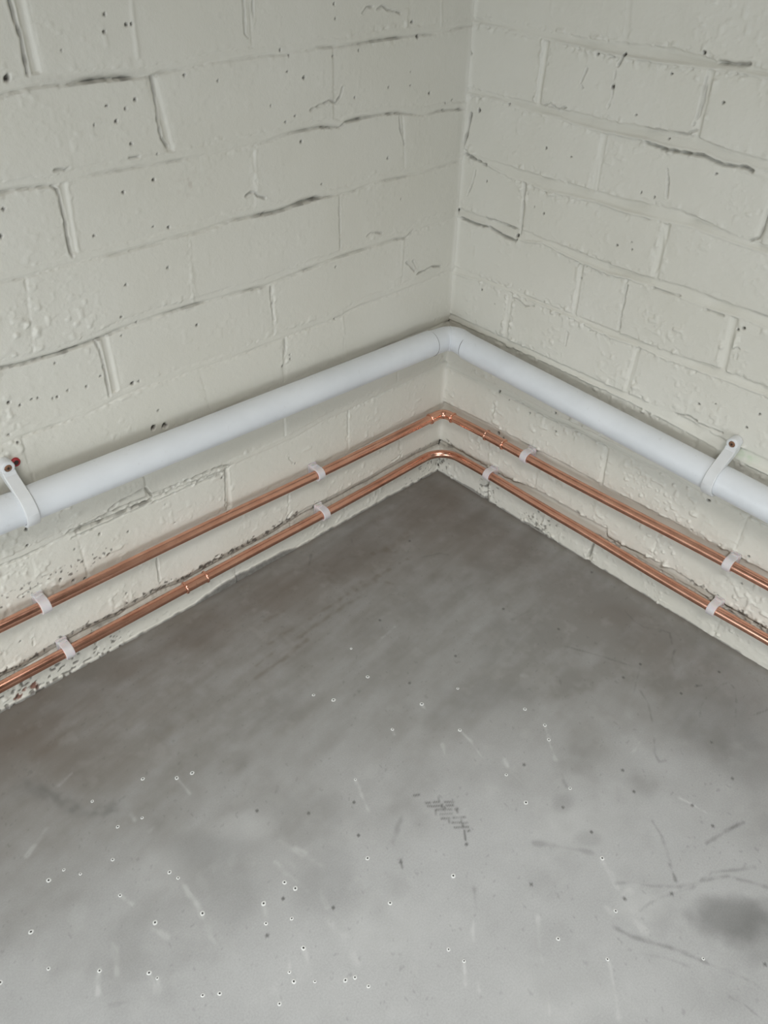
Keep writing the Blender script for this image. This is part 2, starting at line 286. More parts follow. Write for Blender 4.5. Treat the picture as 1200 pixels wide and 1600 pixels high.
def concrete_material():
    mt, nt, bs = new_mat('power_floated_concrete')
    P = obj_coords(nt)
    a = noise(nt, P, 3.2, 6, 0.6)
    b = noise(nt, P, 22, 6, 0.65)
    c = noise(nt, P, 480, 3, 0.6)
    base = ramp(nt, a, [(0.30, (0.342, 0.349, 0.349)), (0.70, (0.400, 0.407, 0.407))])
    base = mix(nt, 0.30, base, ramp(nt, b, [(0.3, (0.302, 0.306, 0.306)), (0.7, (0.432, 0.439, 0.439))]))
    base = mix(nt, 0.22, base, ramp(nt, c, [(0.3, (0.216, 0.216, 0.212)), (0.7, (0.461, 0.461, 0.461))]))
    at = node(nt, 'ShaderNodeAttribute', attribute_name='wear')
    sp = node(nt, 'ShaderNodeSeparateColor')
    nt.links.new(at.outputs['Color'], sp.inputs[0])
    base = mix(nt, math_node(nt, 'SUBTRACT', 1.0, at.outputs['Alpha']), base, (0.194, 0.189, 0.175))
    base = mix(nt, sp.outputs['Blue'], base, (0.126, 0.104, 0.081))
    base = mix(nt, sp.outputs['Red'], base, (0.547, 0.554, 0.547))
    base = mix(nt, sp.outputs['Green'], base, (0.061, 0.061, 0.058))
    nt.links.new(base, bs.inputs['Base Color'])
    nt.links.new(ramp(nt, b, [(0.3, (0.42,) * 3), (0.7, (0.62,) * 3)]), bs.inputs['Roughness'])
    nt.links.new(bump(nt, math_node(nt, 'ADD', c, b), 0.14, 0.0006), bs.inputs['Normal'])
    return mt


def simple_material(name, color, rough, metallic=0.0, var=0.06, scale=60, bump_amt=0.0, coords='pos', stretch=None):
    mt, nt, bs = new_mat(name)
    P = obj_coords(nt)
    if stretch:
        mp = node(nt, 'ShaderNodeMapping')
        mp.inputs['Scale'].default_value = stretch
        nt.links.new(P, mp.inputs['Vector'])
        P = mp.outputs['Vector']
    n = noise(nt, P, scale, 4)
    c = ramp(nt, n, [(0.3, tuple(x * (1 - var) for x in color)), (0.7, tuple(min(1, x * (1 + var)) for x in color))])
    nt.links.new(c, bs.inputs['Base Color'])
    bs.inputs['Metallic'].default_value = metallic
    nt.links.new(ramp(nt, n, [(0.3, (max(rough - 0.05, 0.02),) * 3), (0.7, (rough + 0.07,) * 3)]), bs.inputs['Roughness'])
    if bump_amt:
        nt.links.new(bump(nt, n, bump_amt, 0.0005), bs.inputs['Normal'])
    return mt


M_PAINT = paint_material('cream_masonry_paint')
M_PAINT_FAR = paint_material('cream_masonry_paint_far', far=True)
M_FLOOR = concrete_material()


def copper_material():
    mt, nt, bs = new_mat('copper')
    P = obj_coords(nt)
    a = noise(nt, P, 38, 5, 0.6)
    b = noise(nt, P, 260, 4, 0.6)
    c = ramp(nt, a, [(0.32, (0.68, 0.345, 0.245)), (0.62, (0.80, 0.44, 0.32))])
    c = mix(nt, ramp(nt, b, [(0.60, (0, 0, 0)), (0.75, (0.35,) * 3)]), c, (0.42, 0.19, 0.11))
    nt.links.new(c, bs.inputs['Base Color'])
    bs.inputs['Metallic'].default_value = 1.0
    nt.links.new(ramp(nt, a, [(0.3, (0.17,) * 3), (0.7, (0.27,) * 3)]), bs.inputs['Roughness'])
    nt.links.new(bump(nt, b, 0.05, 0.0003), bs.inputs['Normal'])
    return mt


def white_pipe_material():
    mt, nt, bs = new_mat('white_waste_plastic')
    P = obj_coords(nt)
    a = noise(nt, P, 12, 5, 0.6)
    b = noise(nt, P, 60, 5, 0.7)
    c = ramp(nt, a, [(0.35, (0.645, 0.668, 0.69)), (0.65, (0.705, 0.728, 0.75))])
    c = mix(nt, ramp(nt, b, [(0.63, (0, 0, 0)), (0.76, (0.34,) * 3)]), c, (0.36, 0.34, 0.32))
    nt.links.new(c, bs.inputs['Base Color'])
    nt.links.new(ramp(nt, b, [(0.3, (0.27,) * 3), (0.7, (0.38,) * 3)]), bs.inputs['Roughness'])
    return mt


M_COPPER = copper_material()
M_WHITE = white_pipe_material()
M_STRAP = simple_material('white_clip_plastic', (0.66, 0.67, 0.672), 0.40, var=0.03)
M_CLIP = simple_material('pale_nylon', (0.62, 0.585, 0.59), 0.42, var=0.04)
M_CLIP.node_tree.nodes['Principled BSDF'].inputs['Subsurface Weight'].default_value = 0.25
M_CLIP.node_tree.nodes['Principled BSDF'].inputs['Subsurface Scale'].default_value = 0.003
M_SCREW = simple_material('rusty_screw_steel', (0.26, 0.14, 0.085), 0.5, metallic=0.6, var=0.3, scale=400)
M_SOCKET = simple_material('dark_screw_recess', (0.03, 0.02, 0.015), 0.7)
M_PLUG = simple_material('red_plug_plastic', (0.33, 0.025, 0.03), 0.45, var=0.1)
M_JOINT_DARK = simple_material('joint_dirt_and_shadow', (0.06, 0.05, 0.04), 0.9, var=0.3, scale=300)
M_RIM = simple_material('lime_rim', (0.58, 0.59, 0.58), 0.7, var=0.08, scale=200)
M_HOLE = simple_material('blowhole_shadow', (0.035, 0.034, 0.032), 0.9, var=0.1)
M_REAR = simple_material('dull_unseen_wall', (0.30, 0.29, 0.27), 0.9, var=0.1, scale=8)  # unseen walls, kept dull to cut bounce onto the upper brickwork
M_CEIL = simple_material('dark_unseen_ceiling', (0.16, 0.13, 0.10), 0.8, var=0.15, scale=4)  # unseen ceiling, kept dark so less light reaches the upper walls

# ------------------------------------------------------------------ numpy surface tools
def hash2(ix, iz, seed):
    h = (ix.astype(np.int64) * 374761393 + iz.astype(np.int64) * 668265263 + seed * 974634777) & 0x7fffffff
    h = ((h ^ (h >> 13)) * 1274126177) & 0x7fffffff
    h = h ^ (h >> 16)
    return (h & 0xffff) / 65535.0 * 2 - 1


def vnoise(U, Z, scale, seed):
    x = U / scale
    z = Z / scale
    ix = np.floor(x)
    iz = np.floor(z)
    fx = x - ix
    fz = z - iz
    fx = fx * fx * fx * (fx * (fx * 6 - 15) + 10)
    fz = fz * fz * fz * (fz * (fz * 6 - 15) + 10)
    a = hash2(ix, iz, seed)
    b = hash2(ix + 1, iz, seed)
    c = hash2(ix, iz + 1, seed)
    d = hash2(ix + 1, iz + 1, seed)
    return (a * (1 - fx) + b * fx) * (1 - fz) + (c * (1 - fx) + d * fx) * fz


def fbm(U, Z, scale, seed, octv=3, gain=0.5):
    s = 0
    a = 1.0
    t = 0
    for i in range(octv):
        s = s + a * vnoise(U + 17.3 * i, Z - 9.1 * i, scale / 2 ** i, seed + i)
        t += a
        a *= gain
    return s / t


def sstep(a, b, x):
    t = np.clip((x - a) / (b - a), 0, 1)
    return t * t * (3 - 2 * t)


def poly_dist(U, Z, pts, pad, fn):
    """Call fn(slice, distance) for the raster window around a polyline."""
    pts = np.array(pts, float)
    u0, u1 = pts[:, 0].min() - pad, pts[:, 0].max() + pad
    z0, z1 = pts[:, 1].min() - pad, pts[:, 1].max() + pad
    us, zs = U[0], Z[:, 0]
    i0, i1 = np.searchsorted(us, [u0, u1])
    j0, j1 = np.searchsorted(zs, [z0, z1])
    if i1 <= i0 or j1 <= j0:
        return
    sl = (slice(j0, j1), slice(i0, i1))
    u, z = U[sl], Z[sl]
    d = np.full(u.shape, 1e9)
    if len(pts) == 1:
        d = np.hypot(u - pts[0, 0], z - pts[0, 1])
    for a, b in zip(pts, pts[1:]):
        v = b - a
        L = max(v @ v, 1e-9)
        t = np.clip(((u - a[0]) * v[0] + (z - a[1]) * v[1]) / L, 0, 1)
        d = np.minimum(d, np.hypot(u - a[0] - t * v[0], z - a[1] - t * v[1]))
    fn(sl, d)


STEP = 1.3
U_MAX, Z_MAX = 806.0, 741.0
JOINT = 9.0


def interp(pts, u):
    p = sorted(pts)
    return np.interp(u, [q[0] for q in p], [q[1] for q in p])


def wall_fields(side):
    """Height (towards the room, survey units), wear colour and brick id over the wall raster."""
    left = side == 'left'
    seed = 11 if left else 47
    us = np.arange(0, U_MAX + 0.1, STEP)
    zs = np.arange(0, Z_MAX + 0.1, STEP)
    U, Z = np.meshgrid(us, zs)
    beds = LEFT_BEDS if left else RIGHT_BEDS
    lines = {}
    for k in range(0, 10):
        base = 0.0426 * 1000 + 75 * k
        if left and k == 0:
            lines[k] = interp(LEFT_LEDGE, us) - JOINT - 1
        elif k in beds:
            lines[k] = interp(beds[k], us)
        else:
            base += {1: 2, 0: 12, 3: 0, 9: 1}.get(k, 0)
            lines[k] = np.full_like(us, base) + 1.5 * vnoise(us, us * 0, 90, seed + k)
    joint = {}
    ledge = {}
    for k in range(0, 10):
        joint[k] = np.full_like(us, JOINT) + 1.2 * vnoise(us, us * 0 + 7, 70, seed + 20 + k)
    if not left:
        for kk, pts in RIGHT_LEDGES.items():
            k = int(kk)
            joint[k] = np.clip(interp(pts, us) - lines[k], 5, 16)
    else:
        joint[0] = interp(LEFT_LEDGE, us) - lines[0]
    P = LEFT_PERPENDS if left else RIGHT_PERPENDS
    # signed distance to brick edges; brick ids
    D = np.full(U.shape, -6.0)
    ID = np.zeros(U.shape, int)
    TB = np.full(U.shape, 2.0)                    # position inside the bed joint, 0 bottom .. 1 top
    KB = np.full(U.shape, -1, int)
    wob = 1.0 * fbm(U, Z, 14, seed + 60, 3) + 0.5 * vnoise(U, Z, 4, seed + 64)
    wobz = 0.9 * fbm(U, Z, 16, seed + 70, 3) + 0.6 * vnoise(U, Z, 4.5, seed + 74)
    PJ = np.full(U.shape, 99.0)                   # signed distance to the nearest perpend centre
    PD = np.zeros(U.shape)                        # its depth
    bricks = []
    bid = 0
    for c in range(0, 10):
        bot = (lines[c - 1] + joint[c - 1]) if c > 0 else np.full_like(us, -30.0)
        top = lines[c]
        jl = sorted(P[c], key=lambda q: (q[0] + q[1]) / 2)
        t = np.clip((Z - bot[None, :]) / np.maximum(top - bot, 1)[None, :], 0, 1)
        edges = [(-60.0, -60.0, 0, 6)] + [tuple(q) if len(q) == 4 else (*q, 0.6, 9) for q in jl] + [(U_MAX + 200, U_MAX + 200, 0, 6)]
        inz = np.minimum(Z - bot[None, :], top[None, :] - Z) + wobz
        for a, b in zip(edges, edges[1:]):
            ua = a[1] + (a[0] - a[1]) * t
            ub = b[1] + (b[0] - b[1]) * t
            inu = np.minimum(U - ua - a[3] / 2, ub - b[3] / 2 - U) + wob
            d = np.minimum(inz, inu)
            bid += 1
            bricks.append(bid)
            w = d > D
            D = np.where(w, d, D)
            ID = np.where(d > 0, bid, ID)
        for q in edges[1:-1]:
            uq = q[1] + (q[0] - q[1]) * t
            inrow = (Z > bot[None, :] - 1) & (Z < top[None, :] + 1)
            dd = U - uq
            w = inrow & (np.abs(dd) < np.abs(PJ))
            PJ = np.where(w, dd, PJ)
            PD = np.where(w, q[2], PD)
        tb = (Z - top[None, :]) / joint[c][None, :]
        w = (tb > -0.15) & (tb < 1.15)
        TB = np.where(w, tb, TB)
        KB = np.where(w, c, KB)
    # ---- roughness of the paint coat
    rough = 0.35 + 0.0 * U
    if left:
        rough += 0.9 * sstep(430, 640, U) + 0.6 * sstep(260, 120, Z)
        for (u, z, ru, rz, a) in ((405, 539, 22, 16, 1.2), (254, 628, 30, 14, 1.0), (596, 632, 40, 10, 1.3), (100, 660, 30, 12, .8), (90, 585, 30, 12, .8), (610, 430, 60, 30, .8), (60, 30, 60, 25, 1.5)):
            rough += a * np.exp(-((U - u) / ru) ** 2 - ((Z - z) / rz) ** 2)
    else:
        rough += 0.5 * sstep(60, 250, U) + 1.0 * sstep(330, 150, Z) + 0.2
        for (u, z, ru, rz, a) in ((320, 375, 60, 25, .8), (100, 120, 40, 20, 1.5), (200, 70, 40, 12, 1.4), (110, 10, 25, 10, 1.5), (210, 10, 30, 8, 1.2), (500, 75, 60, 10, 1.2), (150, 300, 30, 20, 1.0)):
            rough += a * np.exp(-((U - u) / ru) ** 2 - ((Z - z) / rz) ** 2)
    # ---- brick faces
    off = hash2(ID, ID * 0 + 3, seed)
    tiltu = hash2(ID, ID * 0 + 5, seed)
    Hb = 0.55 * off + tiltu * 0.5 * vnoise(U, Z, 180, seed + 2)
    Hb = Hb + 0.55 * fbm(U, Z, 55, seed + 3, 3) + 0.16 * rough * fbm(U, Z, 9, seed + 6, 3)
    n1 = vnoise(U, Z, 6.5, seed + 9)
    n2 = vnoise(U, Z, 3.6, seed + 12)
    mask = sstep(0.0, 0.5, vnoise(U, Z, 38, seed + 15))
    crumb = np.maximum(0, n1 - 0.35) * 1.6 + np.maximum(0, n2 - 0.4) * 0.8
    Hb = Hb + rough * 0.75 * crumb * (0.3 + mask)
    edge = np.exp(-np.maximum(D, 0) / (2.0 if left else 2.4))
    Hb = Hb - (0.5 if left else 0.45) * edge
    near = np.exp(-(np.maximum(D, 0) / 5.0) ** 2)
    edge_amp = (0.7 if left else 2.0) * (0.4 + sstep(-0.2, 0.5, vnoise(U, Z, 55, seed + 33)))
    Hb = Hb + near * edge_amp * (np.maximum(0, n1 - 0.15) * 1.4 - np.maximum(0, -n2 - 0.3) * 1.2)
    # ---- mortar
    Tb = np.clip(TB, 0, 1)
    tj = Tb * JOINT
    k_strength = np.zeros(U.shape)
    table = LEFT_BED_DEPTH if left else RIGHT_BED_DEPTH
    for k in range(0, 10):
        s = interp(table.get(k, [(0, 1.0)]), us)
        k_strength = np.where(KB == k, s[None, :], k_strength)
    k_strength = k_strength * (0.75 + 0.5 * vnoise(U, Z * 0.2, 26, seed + 80))
    if left:
        wdt = 1.2 + 0.75 * np.clip(k_strength, 0, 3)
        Hm = -0.25 - k_strength * 2.5 * np.exp(-(tj / wdt) ** 2) + 0.3 * fbm(U, Z, 8, seed + 81, 2)
    else:
        Hm = -0.1 - k_strength * 3.0 * sstep(0.05, 0.85, Tb) + (1.3 + 1.3 * sstep(150, 300, U)) * np.exp(-((tj - 0.7) / 1.15) ** 2) * (0.4 + sstep(-0.3, 0.4, vnoise(U, Z * 0, 45, seed + 83))) + 0.12 * fbm(U, Z, 12, seed + 81, 2)
    pprof = np.exp(-(PJ / 3.6) ** 4)
    Hp = -0.15 - PD * 1.4 * pprof + 0.25 * fbm(U, Z, 7, seed + 85, 2)
    Hmort = np.where((TB > -0.05) & (TB < 1.05), Hm, Hp)
    s = sstep(-1.1, 1.1, D)
    H = Hmort * (1 - s) + Hb * s
    # ---- wear colour: red = grime and painted groove shadow, green = bare brick, blue = bare cement, alpha = 1 - green tint
    W = np.zeros(U.shape + (4,))
    W[..., 3] = 1.0
    # dirt in the deeper joints; on the left it also paints groove shadow
    if left:
        gj = np.exp(-((tj - 0.6) / (0.55 + 0.45 * np.clip(k_strength, 0, 3))) ** 2) * np.clip(k_strength - 0.45, 0, 2) * ((TB > -0.1) & (TB < 1.0))
        W[..., 0] = np.maximum(W[..., 0], np.clip(0.30 * gj * (0.75 + 0.6 * vnoise(U, Z, 6, seed + 88)), 0, 0.6))
    else:
        gj = np.exp(-((Tb - 0.97) / 0.10) ** 2) * np.clip(k_strength - 0.5, 0, 2) * ((TB > 0) & (TB < 1.1)) * sstep(-0.1, 0.5, vnoise(U, Z * 0.3, 24, seed + 89))
        W[..., 0] = np.maximum(W[..., 0], np.clip(0.22 * gj, 0, 0.4))
    for depth, width, pts in (LEFT_CRACKS if left else RIGHT_CRACKS):
        w = width * 0.85
        def f(sl, d, depth=depth, w=w):
            dd = np.abs(d + 0.7 * vnoise(U[sl], Z[sl], 5, seed + 90))
            g = np.exp(-(dd / w) ** 2)
            H[sl] = H[sl] - depth * 1.25 * g + 0.35 * np.exp(-((dd - w * 2.2) / w) ** 2)
            W[sl][..., 0] = np.maximum(W[sl][..., 0], min(depth / 6, 0.5) * g)
        poly_dist(U, Z, pts, 8, f)
    for amp, width, pts in (LEFT_RIDGES if left else RIGHT_RIDGES):
        def f(sl, d, amp=amp, width=width):
            H[sl] = H[sl] + amp * 0.8 * np.exp(-((d + 0.5 * vnoise(U[sl], Z[sl], 7, seed + 92)) / width) ** 2)
        poly_dist(U, Z, pts, 9, f)
    for u, z, r in (LEFT_PITS if left else RIGHT_PITS):
        def f(sl, d, r=r):
            dd = d + 0.35 * r * vnoise(U[sl], Z[sl], 3, seed + 95)
            g = sstep(r * 0.75 + 0.6, r * 0.25, dd)
            H[sl] = H[sl] - min(1.2 + r, 4.5) * g
            W[sl][..., 0] = np.maximum(W[sl][..., 0], np.clip(g * 1.2, 0, 0.9))
        poly_dist(U, Z, [(u, z)], r + 3, f)
    # ---- grime speckle along ledges and at the foot of the wall
    sp1 = vnoise(U, Z, 5.2, seed + 101) + 0.6 * vnoise(U, Z, 2.6, seed + 102)
    sp3 = vnoise(U, Z, 3.1, seed + 106) + 0.6 * vnoise(U, Z * 0.8, 1.9, seed + 107)
    sp2 = vnoise(U, Z, 4.0, seed + 103) + 0.6 * vnoise(U * 0.5, Z, 2.8, seed + 104)
    if left:
        led = interp(LEFT_LEDGE, us)[None, :]
        band = np.exp(-((Z - led + 1) / 6.5) ** 2) * (0.25 + sstep(215, 300, U) + 0.5 * sstep(90, 30, U))
        W[..., 0] = np.maximum(W[..., 0], 0.8 * sstep(0.6, 0.95, 0.5 * sp1 + 0.6 * sp3 + 0.75 * band - 0.25) * sstep(0.15, 0.4, band))
        below = sstep(2, -3, Z - led) * sstep(-16, -8, Z - led)
        W[..., 0] = np.maximum(W[..., 0], 0.30 * below * (0.7 + 0.3 * sp1))
        H = H - 1.6 * below
        b2 = np.exp(-((Z - 152) / 9) ** 2) * sstep(520, 600, U)
        W[..., 0] = np.maximum(W[..., 0], 0.75 * sstep(0.85, 1.1, sp3 + 0.6 * b2 - 0.1) * sstep(0.2, 0.5, b2))
        b3 = sstep(44, 34, Z) * (0.25 * sstep(100, 0, U) + 0.15 + 0.8 * sstep(560, 640, U))
        W[..., 0] = np.maximum(W[..., 0], 0.7 * sstep(0.78, 0.98, sp2 + 0.45 * b3 - 0.12) * sstep(0.1, 0.3, b3))
        H = H - 0.9 * sstep(0.75, 1.0, sp2 + 0.45 * b3 - 0.12) * sstep(0.1, 0.3, b3)
        for (u, z, r) in ((699, 10, 6.5), (722, 9, 5.5), (711, 14, 3)):
            dd = np.hypot(U - u, Z - z) + 3.4 * sp1
            g = sstep(r, r - 1.5, dd)
            W[..., 1] = np.maximum(W[..., 1], g)
            H = H - 0.7 * g
        # brown dust caught on the ledge of the top joint
        lump = np.exp(-((Z - interp(LEFT_BEDS[2], us)[None, :] - 4.5) / 4.0) ** 2) * sstep(385, 400, U) * sstep(630, 600, U)
        H = H + lump * (1.3 * np.maximum(0, sp3) - 1.2 * np.maximum(0, -sp3 - 0.2))
        W[..., 0] = np.maximum(W[..., 0], 0.3 * lump * sstep(0.3, 0.9, -sp3))
        d8 = np.exp(-((Z - interp(LEFT_BEDS[8], us)[None, :] - 3) / 4.0) ** 2) * sstep(420, 445, U) * sstep(560, 520, U)
        W[..., 0] = np.maximum(W[..., 0], 0.16 * d8 * (0.6 + 0.5 * sp1))
        cem = interp([(0, 2), (100, 3), (300, 2), (330, 9), (370, 8), (400, 13), (440, 9), (475, 3), (560, 2), (900, 2)], us)[None, :] + 1.6 * vnoise(U, Z * 0, 9, seed + 120)
        W[..., 2] = np.maximum(W[..., 2], sstep(1.0, -1.0, Z - cem))
        H = H + 2.5 * sstep(1.5, -2, Z - cem)
        # scuffs of flaked paint
        g = np.exp(-((U - 405) / 18) ** 2 - ((Z - 540) / 10) ** 2)
        W[..., 1] = np.maximum(W[..., 1], 0.18 * g * sstep(0.2, 0.6, sp1))
    else:
        led = interp(RIGHT_LEDGES[.5], us)[None, :]
        band = np.exp(-((Z - led) / 7) ** 2) * (0.3 + 0.9 * sstep(430, 500, U) + 0.5 * sstep(60, 20, U))
        g = sstep(0.62, 0.9, sp1 + 0.7 * band - 0.25) * sstep(0.15, 0.4, band)
        W[..., 0] = np.maximum(W[..., 0], 0.55 * g)
        H = H - 1.2 * g
        below = sstep(2, -3, Z - led) * sstep(-14, -7, Z - led)
        W[..., 0] = np.maximum(W[..., 0], 0.12 * below)
        H = H - 1.0 * below
        b3 = sstep(40, 30, Z) * (0.6 * np.exp(-((U - 110) / 18) ** 2) + 0.5 * np.exp(-((U - 215) / 30) ** 2) + 0.8 * np.exp(-((U - 5) / 20) ** 2) + 0.1)
        g = sstep(0.8, 1.0, sp2 + 0.5 * b3 - 0.12) * sstep(0.1, 0.3, b3)
        W[..., 0] = np.maximum(W[..., 0], 0.6 * g)
        H = H - 1.0 * g
        cem = interp([(0, 1.5), (60, 4), (100, 5), (130, 2), (180, 3), (215, 5), (235, 1.5), (400, 1), (900, 1)], us)[None, :] + 1.3 * vnoise(U, Z * 0, 8, seed + 120)
        W[..., 2] = np.maximum(W[..., 2], 0.8 * sstep(1.0, -1.0, Z - cem))
        g = np.exp(-((U - 466) / 16) ** 2 - ((Z - 270) / 7) ** 2) * (0.6 + 0.5 * sp1)
        W[..., 3] = np.minimum(W[..., 3], 1 - 0.45 * np.clip(g, 0, 1))
    # bead of thick paint where the two walls meet
    H = H + 2.0 * np.exp(-(U / 3.6) ** 2) * (0.7 + 0.5 * vnoise(U * 0, Z, 40, 5)) * sstep(40, 90, Z)
    W = np.clip(W, 0, 1)
    return us, zs, H, W, ID, D


LEFT_PERPENDS = {
    9: [(104, 105, .5), (321, 321, .9), (541, 540, 2.0, 13), (750, 750, .6)],
    8: [(218, 218, .35), (434, 424, 1.4, 11), (640, 640, .6)],
    7: [(112, 104, 1.0), (326, 331, .3), (537, 540, 1.2, 12), (750, 750, .6)],
    6: [(211, 210, .8), (417, 419, .3), (590, 600, .3), (790, 790, .5)],
    5: [(99, 103, .3), (314, 315, .9), (527, 526, 1.8, 12), (740, 740, .5)],
    4: [(205, 203, .5), (301, 304, .6, 5), (424, 414, .7), (633, 633, .5)],
    3: [(104, 104, .5), (308, 308, .5), (513, 513, 1.0), (725, 725, .5)],
    2: [(197, 197, .8), (402, 404, 2.4, 9), (604, 604, .4), (700, 700, .3, 5)],
    1: [(97, 88, .9), (306, 312, .6), (516, 518, .9), (720, 720, .5)],
    0: [(205, 205, .5), (407, 407, 1.0), (616, 616, 1.0)],
}
RIGHT_PERPENDS = {
    9: [(204, 210, .5, 8), (408, 408, .6), (612, 612, .6)],
    8: [(110, 109, 1.6, 8), (313, 313, 1.7, 8), (516, 516, .9), (720, 720, .9)],
    7: [(206, 206, 1.0, 9), (409, 407, 1.5, 8), (612, 612, .9)],
    6: [(105, 108, 1.3, 6), (305, 305, 1.5, 10), (508, 508, 1.0), (715, 715, 1.0)],
    5: [(206, 207, 1.7, 8), (271, 274, .7, 4), (408, 412, 1.4, 10), (612, 612, 1.0)],
    4: [(105, 105, .8, 8), (305, 303, 1.8, 7), (508, 508, 1.0), (715, 715, 1.0)],
    3: [(205, 205, .8), (408, 408, .8), (612, 612, .8)],
    2: [(99, 101, .9), (294, 297, 1.4, 8), (494, 494, .8), (700, 700, .8)],
    1: [(195, 193, 1.0), (395, 397, .9), (600, 600, .8)],
    0: [(107, 108, 1.8, 6), (306, 306, 1.6, 6), (508, 508, .9), (708, 708, .8)],
}
LEFT_BED_DEPTH = {
    8: [(0, .9), (60, .7), (100, 1.4), (160, 1.5), (230, 1.2), (240, .7), (340, .6), (400, .6), (430, 1.6), (445, 2.3), (520, 2.0), (560, 1.2), (700, 1.0)],
    7: [(0, .3), (12, 2.0), (50, 2.2), (70, 1.0), (110, 1.8), (200, 2.0), (260, 1.4), (300, .8), (340, .5), (370, .4), (430, 1.1), (500, .9), (540, .5), (548, 1.8), (620, 1.8)],
    6: [(0, .5), (20, 1.2), (120, 1.5), (160, .8), (200, .8), (235, 1.0), (245, 2.6), (330, 2.2), (380, .9), (430, .8), (500, 1.0), (560, .6), (620, 1.0)],
    5: [(0, .3), (30, .5), (80, .6), (90, 1.8), (120, 1.4), (200, 1.2), (300, 1.4), (400, 1.5), (430, 2.2), (500, 2.2), (640, 1.9)],
    4: [(0, .9), (40, .8), (60, .4), (100, .7), (200, .9), (300, .8), (360, .9), (420, .4), (560, .5), (600, .8), (700, .8)],
    3: [(0, 1.0)],
    2: [(0, .7), (150, .8), (200, .3), (350, .3), (388, .3), (392, 2.2), (480, 2.3), (560, 2.6), (600, 2.2), (620, .8), (700, .7)],
    1: [(0, .8)], 0: [(0, 1.8)], 9: [(0, 1)],
}
RIGHT_BED_DEPTH = {
    9: [(0, .8)],
    8: [(0, .4), (100, .4), (180, .9), (240, .6), (270, 1.1), (400, 1.0)],
    7: [(0, .6), (40, .9), (110, 1.3), (230, 1.3), (280, 1.4), (600, 1.4)],
    6: [(0, 1.0), (40, .8), (80, .5), (130, 1.0), (220, 1.4), (330, 1.5), (600, 1.4)],
    5: [(0, 1.6), (100, 1.4), (115, .3), (150, .6), (210, 1.1), (300, 1.4), (600, 1.5)],
    4: [(0, .6), (100, .6), (160, 1.0), (280, 1.3), (340, 1.3), (600, 1.2)],
    3: [(0, .8), (250, 1.0), (600, 1.2)],
    2: [(0, .5), (100, .8), (250, .8), (600, .9)],
    1: [(0, 1.0)], 0: [(0, 1.4)],
}


def place(side, u, n, z):
    """Wall coordinates to metres: u along the wall, n out into the room, z up."""
    return (-u * MM, -n * MM, z * MM) if side == 'left' else (-n * MM, -u * MM, z * MM)


def grid_piece(name, side, us, zs, H, W, NRM, cells, mat, parent, skirt=True):
    """Mesh the chosen raster cells (bool array) as one piece, with sides running back into the wall."""
    jj, ii = np.nonzero(cells)
    nu = len(us)
    quad = np.stack([jj * nu + ii, jj * nu + ii + 1, (jj + 1) * nu + ii + 1, (jj + 1) * nu + ii], 1)
    used, inv = np.unique(quad.ravel(), return_inverse=True)
    quad = inv.reshape(-1, 4)
    j, i = used // nu, used % nu
    u, z, h = us[i], zs[j], H[j, i]
    if side == 'left':
        co = np.stack([-u, -h, z], 1)
        nr = np.stack([-NRM[j, i, 0], -NRM[j, i, 2], NRM[j, i, 1]], 1)
    else:
        co = np.stack([-h, -u, z], 1)
        nr = np.stack([-NRM[j, i, 2], -NRM[j, i, 0], NRM[j, i, 1]], 1)
        quad = quad[:, ::-1]
    if side == 'left':
        quad = quad[:, ::-1]
    if side == 'right':
        quad = quad[:, ::-1]
    nfront = len(quad)
    n0 = len(co)
    faces = [quad]
    wear = W[j, i]
    if skirt:
        e = np.concatenate([quad[:, [k, (k + 1) % 4]] for k in range(4)])
        key = np.sort(e, 1)
        _, idx, cnt = np.unique(key[:, 0].astype(np.int64) * (n0 + 1) + key[:, 1], return_index=True, return_counts=True)
        be = e[idx[cnt == 1]]
        bv, binv = np.unique(be.ravel(), return_inverse=True)
        binv = binv.reshape(-1, 2)
        back = co[bv].copy()
        back[:, 1 if side == 'left' else 0] = 14.0
        nb = len(bv)
        co = np.concatenate([co, co[bv], back])
        wear = np.concatenate([wear, wear[bv], wear[bv]])
        a, b = binv[:, 0], binv[:, 1]
        faces.append(np.stack([n0 + b, n0 + a, n0 + nb + a, n0 + nb + b], 1))
    q = np.concatenate(faces)
    me = bpy.data.meshes.new(name)
    me.vertices.add(len(co))
    me.vertices.foreach_set('co', (co * MM).astype(np.float32).ravel())
    me.loops.add(q.size)
    me.loops.foreach_set('vertex_index', q.astype(np.int32).ravel())
    me.polygons.add(len(q))
    me.polygons.foreach_set('loop_start', np.arange(0, q.size, 4, dtype=np.int32))
    sm = np.zeros(len(q), bool)
    sm[:nfront] = True
    me.polygons.foreach_set('use_smooth', sm)
    me.update(calc_edges=True)
    at = me.attributes.new('wear', 'FLOAT_COLOR', 'POINT')
    at.data.foreach_set('color', wear.astype(np.float32).ravel())
    vn = np.zeros((len(co), 3))
    vn[:n0] = nr
    if skirt:
        full = np.zeros((len(co), 3), np.float32)
        me.vertices.foreach_get('normal', full.ravel()) if False else None
        vn[n0:] = 0                                # (0,0,0) keeps the automatic normal
    me.normals_split_custom_set_from_vertices(vn.tolist())
    me.materials.append(mat)
    return link(bpy.data.objects.new(name, me), parent)


def slab(bm, x0, x1, y0, y1, z0, z1):
    box(bm, ((x0 + x1) / 2, (y0 + y1) / 2, (z0 + z1) / 2), (x1 - x0, y1 - y0, z1 - z0))


